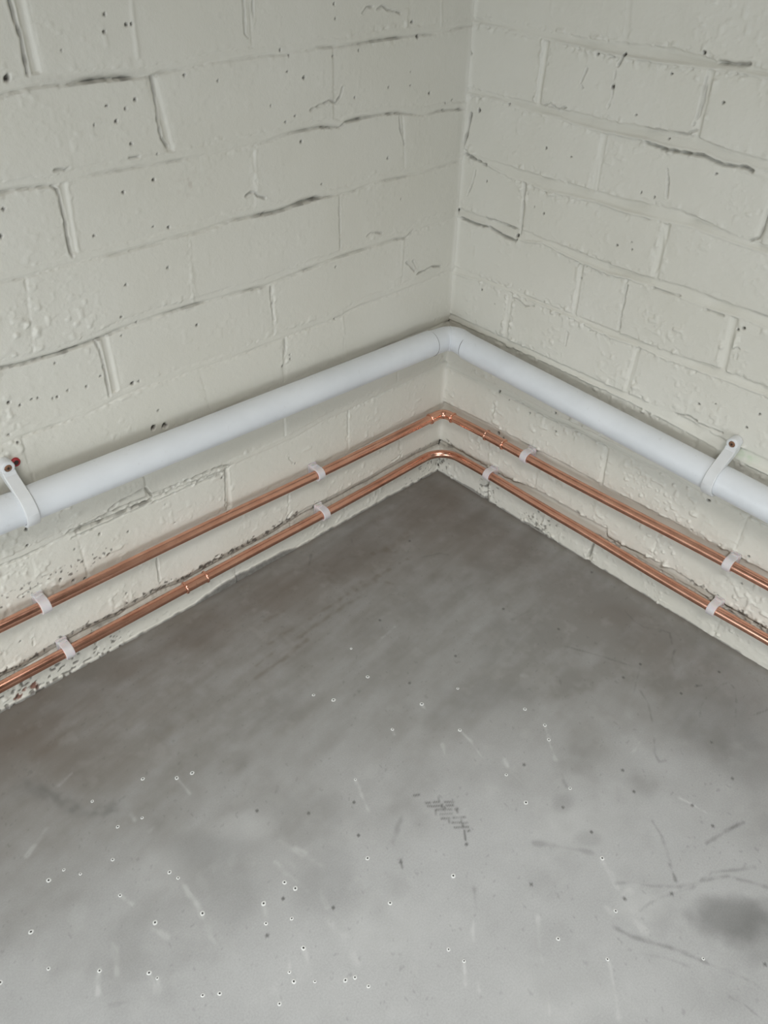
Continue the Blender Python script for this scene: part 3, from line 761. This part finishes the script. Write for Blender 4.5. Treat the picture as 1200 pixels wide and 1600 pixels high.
def build_wall(side):
    us, zs, H, W, ID, D = wall_fields(side)
    gu = np.gradient(H, STEP, axis=1)
    gz = np.gradient(H, STEP, axis=0)
    N = np.stack([-gu, -gz, np.ones_like(H)], -1)
    N /= np.linalg.norm(N, axis=-1, keepdims=True)
    idc = ID[:-1, :-1]
    # the wall itself: the solid masonry behind and beyond the surveyed bricks
    bm = bmesh.new()
    um, zm = U_MAX // STEP * STEP * MM, Z_MAX // STEP * STEP * MM
    L = (-ROOM_X if side == 'left' else -ROOM_Y)
    back, front = 0.012, 0.11
    def put(u0, u1, n0, n1, z0, z1):
        if side == 'left':
            slab(bm, -u1, -u0, n0, n1, z0, z1)
        else:
            slab(bm, n0, n1, -u1, -u0, z0, z1)
    put(-0.11, um, back, front, 0, zm)              # behind the bricks
    put(um, L, 0.0, front, 0, zm)                   # further along
    put(-0.11, L, 0.0, front, zm, ROOM_Z)           # above
    wall = bm_obj('wall_' + side, bm, M_PAINT_FAR)
    wall['kind'] = 'structure'
    grid_piece('mortar', side, us, zs, H, W, N, idc == 0, M_PAINT, wall, skirt=True)
    for b in np.unique(idc):
        if b == 0:
            continue
        cells = idc == b
        if cells.sum() < 60:
            grid_piece('mortar', side, us, zs, H, W, N, cells, M_PAINT, wall, skirt=True)
            continue
        grid_piece('brick', side, us, zs, H, W, N, cells, M_PAINT, wall, skirt=True)
    return wall


WALL_LEFT = build_wall('left')
WALL_RIGHT = build_wall('right')

# ------------------------------------------------------------------ floor
def build_floor():
    fs = 1.6
    amax = 960.0
    a = np.arange(-2, amax, fs)
    A, Bq = np.meshgrid(a, a)                       # A = -x, Bq = -y
    H = 0.25 * fbm(A, Bq, 160, 301, 3) + 0.10 * fbm(A, Bq, 14, 305, 3)
    W = np.zeros(A.shape + (4,))
    W[..., 3] = 1
    ch = {'pale': 0, 'dark': 1, 'brown': 2}
    n1 = fbm(A, Bq, 22, 311, 4, 0.6)
    n2 = fbm(A, Bq, 70, 321, 4, 0.6)
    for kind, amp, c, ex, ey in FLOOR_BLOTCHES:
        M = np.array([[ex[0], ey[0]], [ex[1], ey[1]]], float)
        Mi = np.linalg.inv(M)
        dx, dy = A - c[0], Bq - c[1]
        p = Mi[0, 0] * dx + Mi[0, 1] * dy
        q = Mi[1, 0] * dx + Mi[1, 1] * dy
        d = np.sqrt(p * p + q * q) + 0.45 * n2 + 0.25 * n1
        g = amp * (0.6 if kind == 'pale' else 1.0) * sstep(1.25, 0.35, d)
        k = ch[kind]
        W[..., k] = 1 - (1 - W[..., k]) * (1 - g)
    for kind, amp, w, pts in FLOOR_MARKS:
        k = ch[kind]
        def f(sl, d, amp=amp, w=w, k=k):
            dd = d + 0.6 * w * vnoise(A[sl], Bq[sl], 5 + w, 331)
            g = amp * (0.62 if k == 0 else 1.0) * np.exp(-(dd / ((0.7 if k == 0 else 0.9) * w)) ** 2) * (0.55 + 0.75 * np.clip(0.5 + vnoise(A[sl], Bq[sl], 7, 333), 0, 1) - 0.15)
            W[sl][..., k] = np.maximum(W[sl][..., k], np.clip(g, 0, 1))
        poly_dist(A, Bq, pts, 4 * w + 4, f)
    for pts in TREAD_PRINT:
        def f(sl, d):
            g = 0.75 * np.exp(-(d / 1.1) ** 2) * (0.5 + 0.5 * np.clip(0.6 + vnoise(A[sl], Bq[sl], 5, 335), 0, 1))
            W[sl][..., 1] = np.maximum(W[sl][..., 1], g)
        poly_dist(A, Bq, pts, 6, f)
    for x, y in FLOOR_SPECKS:
        def f(sl, d):
            W[sl][..., 1] = np.maximum(W[sl][..., 1], 0.8 * sstep(2.6, 1.0, d))
        poly_dist(A, Bq, [(x, y)], 5, f)
    # general trowel mottling and the dust that gathers at the foot of the walls
    W[..., 0] = np.maximum(W[..., 0], 0.10 * sstep(0.15, 0.7, n1))
    W[..., 1] = np.maximum(W[..., 1], 0.10 * sstep(0.05, 0.6, -n2))
    sp = vnoise(A, Bq, 4.5, 341) + 0.6 * vnoise(A, Bq, 2.4, 343)
    W[..., 1] = np.maximum(W[..., 1], 0.22 * sstep(1.08, 1.25, sp + 0.12 * n2))
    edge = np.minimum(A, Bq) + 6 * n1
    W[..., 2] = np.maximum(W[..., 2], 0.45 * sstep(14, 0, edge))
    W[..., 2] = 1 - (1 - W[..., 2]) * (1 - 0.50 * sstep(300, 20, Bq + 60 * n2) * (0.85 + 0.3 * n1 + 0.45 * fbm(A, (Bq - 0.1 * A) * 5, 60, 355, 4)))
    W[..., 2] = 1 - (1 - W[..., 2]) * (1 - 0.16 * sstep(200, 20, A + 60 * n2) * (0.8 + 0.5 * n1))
    # broad areas toned darker: along the left wall and through the middle of the slab
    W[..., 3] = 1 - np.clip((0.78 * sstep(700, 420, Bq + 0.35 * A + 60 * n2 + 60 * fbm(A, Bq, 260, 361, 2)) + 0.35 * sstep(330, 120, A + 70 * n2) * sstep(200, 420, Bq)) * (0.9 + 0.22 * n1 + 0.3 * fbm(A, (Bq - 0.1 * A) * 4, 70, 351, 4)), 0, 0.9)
    fade = sstep(955, 860, np.maximum(A, Bq))[..., None]
    W = np.clip(W, 0, 1) * fade + np.array([0, 0, 0, 1.0]) * (1 - fade)
    n = len(a)
    jj, ii = np.nonzero(A[:-1, :-1] > -1e9)
    q = np.stack([jj * n + ii, (jj + 1) * n + ii, (jj + 1) * n + ii + 1, jj * n + ii + 1], 1)
    used, inv = np.unique(q.ravel(), return_inverse=True)
    q = inv.reshape(-1, 4)
    j, i = used // n, used % n
    co = np.stack([-A[j, i], -Bq[j, i], H[j, i]], 1) * MM
    # the rest of the slab, out to the far walls
    ext = np.array([(0.1, 0.1, -0.0012), (ROOM_X - 0.1, 0.1, -0.0012), (ROOM_X - 0.1, ROOM_Y - 0.1, -0.0012), (0.1, ROOM_Y - 0.1, -0.0012),
                    (0.1, 0.1, -0.12), (ROOM_X - 0.1, 0.1, -0.12), (ROOM_X - 0.1, ROOM_Y - 0.1, -0.12), (0.1, ROOM_Y - 0.1, -0.12)])
    b = len(co)
    co = np.concatenate([co, ext])
    eq = np.array([(0, 1, 2, 3), (7, 6, 5, 4), (0, 4, 5, 1), (1, 5, 6, 2), (2, 6, 7, 3), (3, 7, 4, 0)]) + b
    q = np.concatenate([q, eq])
    me = bpy.data.meshes.new('floor')
    me.vertices.add(len(co))
    me.vertices.foreach_set('co', co.astype(np.float32).ravel())
    me.loops.add(q.size)
    me.loops.foreach_set('vertex_index', q.astype(np.int32).ravel())
    me.polygons.add(len(q))
    me.polygons.foreach_set('loop_start', np.arange(0, q.size, 4, dtype=np.int32))
    sm = np.ones(len(q), bool)
    sm[-6:] = False
    me.polygons.foreach_set('use_smooth', sm)
    me.update(calc_edges=True)
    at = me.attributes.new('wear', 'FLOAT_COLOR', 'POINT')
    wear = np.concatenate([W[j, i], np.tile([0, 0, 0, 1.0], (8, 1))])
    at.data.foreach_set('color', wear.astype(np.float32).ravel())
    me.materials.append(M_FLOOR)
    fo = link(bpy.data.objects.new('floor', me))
    fo['kind'] = 'structure'
    # blowholes in the concrete: a low lime rim round a dark pinhole
    bm = bmesh.new()
    rng = np.random.default_rng(5)
    for x, y in BLOWHOLES:
        r = rng.uniform(0.65, 1.05) * MM
        hx = np.interp(x, a, np.arange(n)).astype(int)
        hy = np.interp(y, a, np.arange(n)).astype(int)
        z0 = H[min(hy, n - 1), min(hx, n - 1)] * MM
        prof = [(0.0, 0.05), (0.75, 0.06), (0.95, 0.35), (1.5, 0.42), (2.1, 0.22), (2.6, -0.1)]
        seg = 14
        rings = []
        for pr, ph in prof[1:]:
            rings.append([bm.verts.new((-x * MM + pr * r * math.cos(t) * (1 + 0.12 * math.sin(2 * t + x)), -y * MM + pr * r * math.sin(t), z0 + ph * MM * 0.8))
                          for t in (2 * math.pi * k / seg for k in range(seg))])
        f = bm.faces.new(rings[0])
        f.material_index = 1
        for ri, (p0, p1) in enumerate(zip(rings, rings[1:])):
            for k in range(seg):
                f = bm.faces.new((p0[k], p1[k], p1[(k + 1) % seg], p0[(k + 1) % seg]))
                f.material_index = 1 if ri == 0 else 0
    bo = bm_obj('blowhole_rim', bm, M_RIM, fo)
    bo.data.materials.append(M_HOLE)
    bo['kind'] = 'stuff'
    return fo


FLOOR = build_floor()

# ------------------------------------------------------------------ rest of the room (behind the camera)
def structure(name, bm, mat):
    o = bm_obj(name, bm, mat)
    o['kind'] = 'structure'
    return o


bm = bmesh.new()
r0, r1 = ROOF_GAP
slab(bm, ROOM_X - 0.11, r0, ROOM_Y - 0.11, 0.11, ROOM_Z, ROOM_Z + 0.1)
slab(bm, r1, 0.11, ROOM_Y - 0.11, 0.11, ROOM_Z, ROOM_Z + 0.1)
slab(bm, r0, r1, ROOM_Y - 0.11, r0, ROOM_Z, ROOM_Z + 0.1)
slab(bm, r0, r1, r1, 0.11, ROOM_Z, ROOM_Z + 0.1)
structure('ceiling', bm, M_CEIL)
bm = bmesh.new()
slab(bm, ROOM_X, FRONT_GAP[0], ROOM_Y - 0.11, ROOM_Y, 0, ROOM_Z)
slab(bm, FRONT_GAP[1], 0.0, ROOM_Y - 0.11, ROOM_Y, 0, ROOM_Z)
slab(bm, FRONT_GAP[0], FRONT_GAP[1], ROOM_Y - 0.11, ROOM_Y, FRONT_GAP[3], ROOM_Z)
structure('wall_front', bm, M_REAR)
bm = bmesh.new()
slab(bm, ROOM_X - 0.11, ROOM_X, ROOM_Y - 0.11, SIDE_GAP[0], 0, ROOM_Z)
slab(bm, ROOM_X - 0.11, ROOM_X, SIDE_GAP[1], 0.11, 0, ROOM_Z)
slab(bm, ROOM_X - 0.11, ROOM_X, SIDE_GAP[0], SIDE_GAP[1], SIDE_GAP[3], ROOM_Z)
structure('wall_side', bm, M_REAR)

# ------------------------------------------------------------------ pipes
def run_points(side, zs, n, u0, u1, steps=24):
    """Points along a straight-ish run: zs = [(u, z)...] control heights."""
    uu = np.linspace(u0, u1, steps)
    zz = np.interp(uu, [q[0] for q in zs], [q[1] for q in zs])
    return [place(side, u, n, z) for u, z in zip(uu, zz)]


def tube(name, pts, r, mat, parent, seg=32, radii=None, cap=True):
    bm = bmesh.new()
    sweep(bm, pts, radii if radii is not None else [r * MM] * len(pts), seg, cap)
    return bm_obj(name, bm, mat, parent, 50)


def local(parent, pts):
    o = Vector(parent.location)
    return [tuple(Vector(p) - o) for p in pts]


def corner_arc(n, z, rad, steps=14, ext=0.0, dzl=0.0, dzr=0.0):
    """Quarter bend from the left wall run to the right wall run, bend radius rad (units)."""
    c = n + rad
    out = []
    for k in range(steps + 1):
        t = math.pi / 2 * k / steps
        # starts on the left run heading +x, ends on the right run heading -y
        x = -(c) + rad * math.sin(t)
        y = -(c) + rad * math.cos(t)
        out.append((x * MM, y * MM, z * MM))
    return out


def bead(pts, r, w, rb):
    """Rolled end bead on a fitting: ring swept along two close points."""
    a, b = Vector(pts[0]), Vector(pts[1])
    t = (b - a).normalized()
    P, Rr = [], []
    for k in range(-6, 7):
        q = k / 6
        P.append(a + t * (q * w * MM))
        Rr.append((r + rb * math.sqrt(max(0.0, 1 - q * q))) * MM)
    return P, Rr


# ---- white waste pipe
WASTE_N, WASTE_R = 25.0, 18.4
WL = [(0, 261.5), (620, 276.5), (1000, 284)]
WR = [(0, 260.5), (520, 240.5), (1000, 226)]
waste = thing('waste_pipe', place('left', 25, 25, 261), 'white plastic waste pipe, the thickest and topmost run around the corner', 'pipe')
pl_pts = run_points('left', WL, WASTE_N, 66, 1000)
pr_pts = run_points('right', WR, WASTE_N, 60, 1000)
tube('pipe', local(waste, pl_pts), WASTE_R, M_WHITE, waste, 48)
tube('pipe', local(waste, pr_pts), WASTE_R, M_WHITE, waste, 48)
# elbow: two short sockets meeting in a knuckle
bm = bmesh.new()
zc = 261.0
el = [place('left', 70, WASTE_N, 262.6), place('left', 66, WASTE_N, 262.5)]
arc = corner_arc(WASTE_N, zc, 19, 12)
el2 = [place('right', 62, WASTE_N, 258.7), place('right', 66, WASTE_N, 258.5)]
pts = el + arc + el2
sweep(bm, local(waste, pts), [17.6 * MM] * len(pts), 48)
elbow = bm_obj('elbow', bm, M_WHITE, waste, 50)
# moulded seam across the knuckle
mid = Vector(arc[len(arc) // 2])
nrm = Vector((1, -1, 0)).normalized()
side = Vector((1, 1, 0)).normalized()
bm = bmesh.new()
ring = [mid + (side * math.cos(q) + Vector((0, 0, 1)) * math.sin(q)) * (17.5 * MM) for q in (2 * math.pi * k / 48 for k in range(49))]
org = Vector(waste.location)
rows = []
for k, p in enumerate(ring[:-1]):
    o = (p - mid).normalized()
    rows.append([bm.verts.new(p - org + (o * math.cos(t) + nrm * math.sin(t)) * (0.9 * MM)) for t in (2 * math.pi * j / 8 for j in range(8))])
for k in range(48):
    A, B = rows[k], rows[(k + 1) % 48]
    for j in range(8):
        bm.faces.new((A[j], A[(j + 1) % 8], B[(j + 1) % 8], B[j]))
bm_obj('seam', bm, M_WHITE, elbow, 60)
# dark rings painting dirt and gap shadow where pipe ends meet the fitting
for pa, pb, rb in ((place('left', 65.6, WASTE_N, 262.6), place('left', 60, WASTE_N, 262.4), 0.75), (place('right', 59.6, WASTE_N, 258.4), place('right', 54, WASTE_N, 258.6), 0.45)):
    bm = bmesh.new()
    P, Rr = bead([pa, pb], 17.65, 0.8, rb)
    sweep(bm, local(waste, P), Rr, 48)
    bm_obj('joint_line', bm, M_JOINT_DARK, elbow, 60)

# ---- copper pipes
CN, CR = 15.0, 6.45
UL = [(0, 124), (40, 124), (140, 124.3), (250, 125.5), (320, 127.5), (430, 131), (560, 133), (650, 133.8), (1000, 138)]
UR = [(0, 124), (40, 124.5), (94, 127), (150, 126.8), (230, 126.3), (330, 128.3), (450, 131.5), (550, 132.5), (1000, 137)]
upper = thing('copper_pipe', place('left', 15, 15, 124), 'upper of two copper pipes, joined by a soldered elbow at the corner', 'pipe', None)
LLZ = [(0, 55), (60, 54.5), (140, 52.6), (260, 51), (400, 52), (577, 51), (720, 51.8), (1000, 52)]
LRZ = [(0, 57), (60, 60), (110, 61), (150, 60.3), (220, 58.6), (300, 58.8), (400, 56.3), (480, 56), (575, 57.5), (1000, 58)]


def smooth_run(side, ctl, n, u0, u1, steps=60):
    uu = np.linspace(u0, u1, steps)
    cu = [q[0] for q in ctl]
    cz = [q[1] for q in ctl]
    fine = np.linspace(0, 1100, 441)
    fz = np.interp(fine, cu, cz)
    k = np.ones(29) / 29
    pad = np.pad(fz, 14, mode='edge')
    fz = np.convolve(pad, k, 'valid')
    return [place(side, u, n, z) for u, z in zip(uu, np.interp(uu, fine, fz))]


tube('pipe', local(upper, smooth_run('left', UL, CN, 34, 1000)), CR, M_COPPER, upper)
tube('pipe', local(upper, smooth_run('right', UR, CN, 30, 1000)), CR, M_COPPER, upper)
bm = bmesh.new()
zL = smooth_run('left', UL, CN, 38, 46, 2)
zR = smooth_run('right', UR, CN, 33, 41, 2)
arc = corner_arc(CN, 124.0, 13, 12)
zl = zL[0][2] / MM
zr = zR[0][2] / MM
arc = [(x, y, (zl + (zr - zl) * k / 12) * MM) for k, (x, y, _) in enumerate(arc)]
pts = [place('left', 43, CN, zl), place('left', 36, CN, zl)] + arc + [place('right', 32, CN, zr), place('right', 37, CN, zr)]
sweep(bm, local(upper, pts), [7.35 * MM] * len(pts), 32)
uel = bm_obj('elbow_fitting', bm, M_COPPER, upper, 50)
for pa, pb in ((place('left', 43, CN, zl), place('left', 38, CN, zl)), (place('right', 36, CN, zr), place('right', 30, CN, zr))):
    bm = bmesh.new()
    P, Rr = bead([pa, pb], 6.9, 1.9, 1.7)
    sweep(bm, local(upper, P), Rr, 32)
    bm_obj('end_bead', bm, M_COPPER, uel, 60)


def coupling(side, ctl, n, u0, u1, parent):
    pts = smooth_run(side, ctl, n, u0, u1, 4)
    bm = bmesh.new()
    sweep(bm, local(parent, pts), [7.3 * MM] * 4, 32)
    cp = bm_obj('coupling', bm, M_COPPER, parent, 50)
    for p in (pts[:2], pts[:-3:-1]):
        bm = bmesh.new()
        P, Rr = bead(p, 6.9, 1.9, 1.7)
        sweep(bm, local(parent, P), Rr, 32)
        bm_obj('end_bead', bm, M_COPPER, cp, 60)


coupling('right', UR, CN, 105, 138, upper)

lower = thing('copper_pipe', place('left', 15, 15, 56), 'lower of two copper pipes, bent smoothly around the corner just above the floor', 'pipe', None)
lp = smooth_run('left', LLZ, CN, 1000, 52, 70)
rp = smooth_run('right', LRZ, CN, 52, 1000, 70)
arc = corner_arc(CN, 56, 37, 20)
z0, z1 = lp[-1][2], rp[0][2]
arc = [(x, y, z0 + (z1 - z0) * k / 20) for k, (x, y, _) in enumerate(arc)]
tube('pipe', local(lower, lp[:-1] + arc + rp[1:]), CR, M_COPPER, lower)
coupling('left', LLZ, CN, 461, 492, lower)


# ------------------------------------------------------------------ clips
def to_world(side, u, prof):
    """(n, z) profile point at distance u along the wall."""
    return Vector(place(side, u, prof[0], prof[1]))


def extrude_loop(bm, side, outer, inner, u0, u1, org, bev=0.7):
    """Solid between two matched closed loops (n, z), extruded along the wall with small chamfers."""
    N = len(outer)
    mo = [((a[0] + b[0]) / 2, (a[1] + b[1]) / 2) for a, b in zip(outer, inner)]
    def shrink(loop, f):
        out = []
        for p, m in zip(loop, mo):
            d = math.hypot(m[0] - p[0], m[1] - p[1]) or 1
            k = min(f / d, 0.5)
            out.append((p[0] + (m[0] - p[0]) * k, p[1] + (m[1] - p[1]) * k))
        return out
    lv = [(u0, bev), (u0 + bev, 0), (u1 - bev, 0), (u1, bev)]
    R = []
    for u, s in lv:
        R.append(([bm.verts.new(to_world(side, u, p) - org) for p in shrink(outer, s)],
                  [bm.verts.new(to_world(side, u, p) - org) for p in shrink(inner, s)]))
    for (o0, i0), (o1, i1) in zip(R, R[1:]):
        for k in range(N):
            kk = (k + 1) % N
            bm.faces.new((o0[k], o0[kk], o1[kk], o1[k]))
            bm.faces.new((i0[k], i1[k], i1[kk], i0[kk]))
    for o, i in (R[0], R[-1]):
        for k in range(N):
            kk = (k + 1) % N
            bm.faces.new((o[k], i[k], i[kk], o[kk]))


def pipe_clip(side, u, z, label, group):
    """Snap-on nylon clip holding one copper pipe: ring, wall base and the latch on its top."""
    org = Vector(place(side, u, 0, z))
    t = thing('pipe_clip', org, label, 'clip', group)
    n = CN
    ro, ri = 9.2, 6.5
    outer, inner = [], []
    for k in range(48):
        a = 2 * math.pi * k / 48
        ca, sa = math.cos(a), math.sin(a)
        inner.append((n + ri * ca, z + ri * sa))
        if ca >= 0:
            outer.append((n + ro * ca, z + ro * sa))
        else:
            # squared-off towards the wall
            s = min(ro / max(abs(sa), 1e-6), (n - 3.0) / max(-ca, 1e-6))
            outer.append((n + s * ca, z + s * sa))
    bm = bmesh.new()
    extrude_loop(bm, side, outer, inner, u - 5.6, u + 5.6, org)
    bm_obj('clip_ring', bm, M_CLIP, t, 40)
    bm = bmesh.new()
    c = to_world(side, u, (1.6, z)) - org
    s = (13.5 * MM, 4.4 * MM, 21.5 * MM) if side == 'left' else (4.4 * MM, 13.5 * MM, 21.5 * MM)
    box(bm, c, s)
    bmesh.ops.bevel(bm, geom=bm.edges[:], offset=0.9 * MM, segments=2, affect='EDGES')
    bm_obj('clip_base', bm, M_CLIP, t, 40)
    bm = bmesh.new()
    c = to_world(side, u, (6.6, z + 9.7)) - org
    s = (8.6 * MM, 3.4 * MM, 1.9 * MM) if side == 'left' else (3.4 * MM, 8.6 * MM, 1.9 * MM)
    box(bm, c, s)
    bmesh.ops.bevel(bm, geom=bm.edges[:], offset=0.5 * MM, segments=2, affect='EDGES')
    bm_obj('latch', bm, M_CLIP, t, 40)
    return t


def z_at(ctl, u):
    return float(np.interp(u, [q[0] for q in ctl], [q[1] for q in ctl]))


G = 'pale nylon clips on the copper pipes'
pipe_clip('left', 266, z_at(UL, 266), 'nylon clip on the upper copper pipe, left wall, the one nearer the corner', G)
pipe_clip('left', 665, z_at(UL, 665), 'nylon clip on the upper copper pipe at the far left end of the left wall', G)
pipe_clip('left', 258, z_at(LLZ, 258), 'nylon clip on the lower copper pipe, left wall, the one nearer the corner', G)
pipe_clip('left', 655, z_at(LLZ, 655), 'nylon clip on the lower copper pipe at the far left end of the left wall', G)
pipe_clip('right', 180, z_at(UR, 180), 'nylon clip on the upper copper pipe, right wall, just past the coupling', G)
pipe_clip('right', 498, z_at(UR, 498), 'nylon clip on the upper copper pipe at the far right end of the right wall', G)
pipe_clip('right', 118, z_at(LRZ, 118), 'nylon clip on the lower copper pipe, right wall, close to the bend', G)
pipe_clip('right', 499, z_at(LRZ, 499), 'nylon clip on the lower copper pipe at the far right end of the right wall', G)


def pipe_bracket(side, u, z, label, ear=40.0, lean=0.0):
    """Saddle bracket of the waste pipe: strap over the pipe, screw ear above it."""
    org = Vector(place(side, u, 0, z + ear))
    t = thing('pipe_bracket', org, label, 'bracket', 'white brackets of the waste pipe')
    n, ro, ri = WASTE_N, WASTE_R + 3.4, WASTE_R + 0.25
    half = 6.6
    # strap profile: starts on the ear, runs down to the pipe, round its front, ends in a foot below
    ang0 = math.radians(62)
    def arc_pts(r, a0, a1, k):
        return [(n + r * math.cos(a0 + (a1 - a0) * i / k), z + r * math.sin(a0 + (a1 - a0) * i / k)) for i in range(k + 1)]
    outer = [(0.2, z + ear - 4), (11.5, z + ear - 4), (13.5, z + ear - 8)] + arc_pts(ro, math.radians(58), math.radians(-78), 26) + [(n - 1, z - ro - 2.2), (n - 9, z - ro - 2.2), (0.2, z - ro - 2.2)]
    inner = [(0.2, z + ear - 12), (6, z + ear - 15), (9, z + ear - 17)] + arc_pts(ri, math.radians(98), math.radians(-92), 26) + [(n - 4, z - ri), (n - 10, z - ri), (0.2, z - ri - 1)]
    bm = bmesh.new()
    lv = [(u - half, 0.8), (u - half + 0.8, 0), (u + half - 0.8, 0), (u + half, 0.8)]
    N = len(outer)
    R = []
    for uu, s in lv:
        k = s / 3.4
        oo = [((1 - k * .5) * a[0] + k * .5 * b[0], (1 - k * .5) * a[1] + k * .5 * b[1]) for a, b in zip(outer, inner)]
        ii = [((1 - k * .5) * b[0] + k * .5 * a[0], (1 - k * .5) * b[1] + k * .5 * a[1]) for a, b in zip(outer, inner)]
        R.append(([bm.verts.new(to_world(side, uu, p) - org) for p in oo], [bm.verts.new(to_world(side, uu, p) - org) for p in ii]))
    for (o0, i0), (o1, i1) in zip(R, R[1:]):
        for k in range(N - 1):
            bm.faces.new((o0[k], o0[k + 1], o1[k + 1], o1[k]))
            bm.faces.new((i0[k], i1[k], i1[k + 1], i0[k + 1]))
        bm.faces.new((o0[0], o1[0], i1[0], i0[0]))
        bm.faces.new((o0[-1], i0[-1], i1[-1], o1[-1]))
    for o, i in (R[0], R[-1]):
        for k in range(N - 1):
            bm.faces.new((o[k], i[k], i[k + 1], o[k + 1]))
    bm_obj('strap', bm, M_STRAP, t, 30)
    # ear: rounded boss
    bm = bmesh.new()
    seg = 28
    prof = [(0.0, 7.2), (10.6, 7.2), (11.6, 6.7), (12.0, 5.9), (12.0, 4.0), (10.9, 3.7), (10.9, 0)]
    rings = []
    for pn, pr in prof[:-1]:
        rings.append([bm.verts.new(to_world(side, u + pr * math.cos(q), (pn, z + ear + pr * math.sin(q))) - org) for q in (2 * math.pi * k / seg for k in range(seg))])
    for A, B in zip(rings, rings[1:]):
        for k in range(seg):
            bm.faces.new((A[k], A[(k + 1) % seg], B[(k + 1) % seg], B[k]))
    bm.faces.new(rings[-1])
    bm.faces.new(rings[0][::-1])
    bm_obj('screw_ear', bm, M_STRAP, t, 40)
    # screw head
    bm = bmesh.new()
    rings = []
    for pn, pr in [(9.5, 3.7), (11.6, 3.7), (12.3, 3.0), (12.3, 1.5)]:
        rings.append([bm.verts.new(to_world(side, u + pr * math.cos(q), (pn, z + ear + pr * math.sin(q))) - org) for q in (2 * math.pi * k / 24 for k in range(24))])
    for A, B in zip(rings, rings[1:]):
        for k in range(24):
            bm.faces.new((A[k], A[(k + 1) % 24], B[(k + 1) % 24], B[k]))
    bm.faces.new(rings[-1])
    sc = bm_obj('screw', bm, M_SCREW, t, 40)
    bm = bmesh.new()
    for w, h in ((3.6, 1.0), (1.0, 3.6)):
        c = to_world(side, u, (12.2, z + ear)) - org
        s = (w * MM, 0.6 * MM, h * MM) if side == 'left' else (0.6 * MM, w * MM, h * MM)
        box(bm, c, s)
    bm_obj('screw_slot', bm, M_SOCKET, sc)
    return t


pipe_bracket('left', 657, z_at(WL, 657), 'white bracket screwed to the left wall, holding the waste pipe at the edge', 39.5)
pipe_bracket('right', 453, z_at(WR, 453), 'white bracket screwed to the right wall, holding the waste pipe near the right edge', 41.0)

# ---- old red wall plug beside the left bracket
pu, pz = 645.5, 313.5
org = Vector(place('left', pu, 0, pz))
plug = thing('wall_plug', org, 'small red wall plug left in the left wall beside the bracket screw', 'wall plug')
bm = bmesh.new()
rings = []
for pn, pr in [(-3, 4.6), (2.0, 4.6), (3.0, 4.0), (3.4, 2.9), (2.6, 2.4)]:
    rings.append([bm.verts.new(to_world('left', pu + pr * math.cos(q), (pn, pz + pr * 1.05 * math.sin(q))) - org) for q in (2 * math.pi * k / 20 for k in range(20))])
for A, B in zip(rings, rings[1:]):
    for k in range(20):
        bm.faces.new((A[k], A[(k + 1) % 20], B[(k + 1) % 20], B[k]))
bm_obj('plug_body', bm, M_PLUG, plug, 40)
bm = bmesh.new()
vs = [bm.verts.new(to_world('left', pu + 2.5 * math.cos(q), (2.9, pz + 2.6 * math.sin(q))) - org) for q in (2 * math.pi * k / 20 for k in range(20))]
ctr = bm.verts.new(to_world('left', pu, (2.5, pz)) - org)
for k in range(20):
    bm.faces.new((vs[k], vs[(k + 1) % 20], ctr))
bm_obj('plug_hole', bm, M_SOCKET, plug, 40)
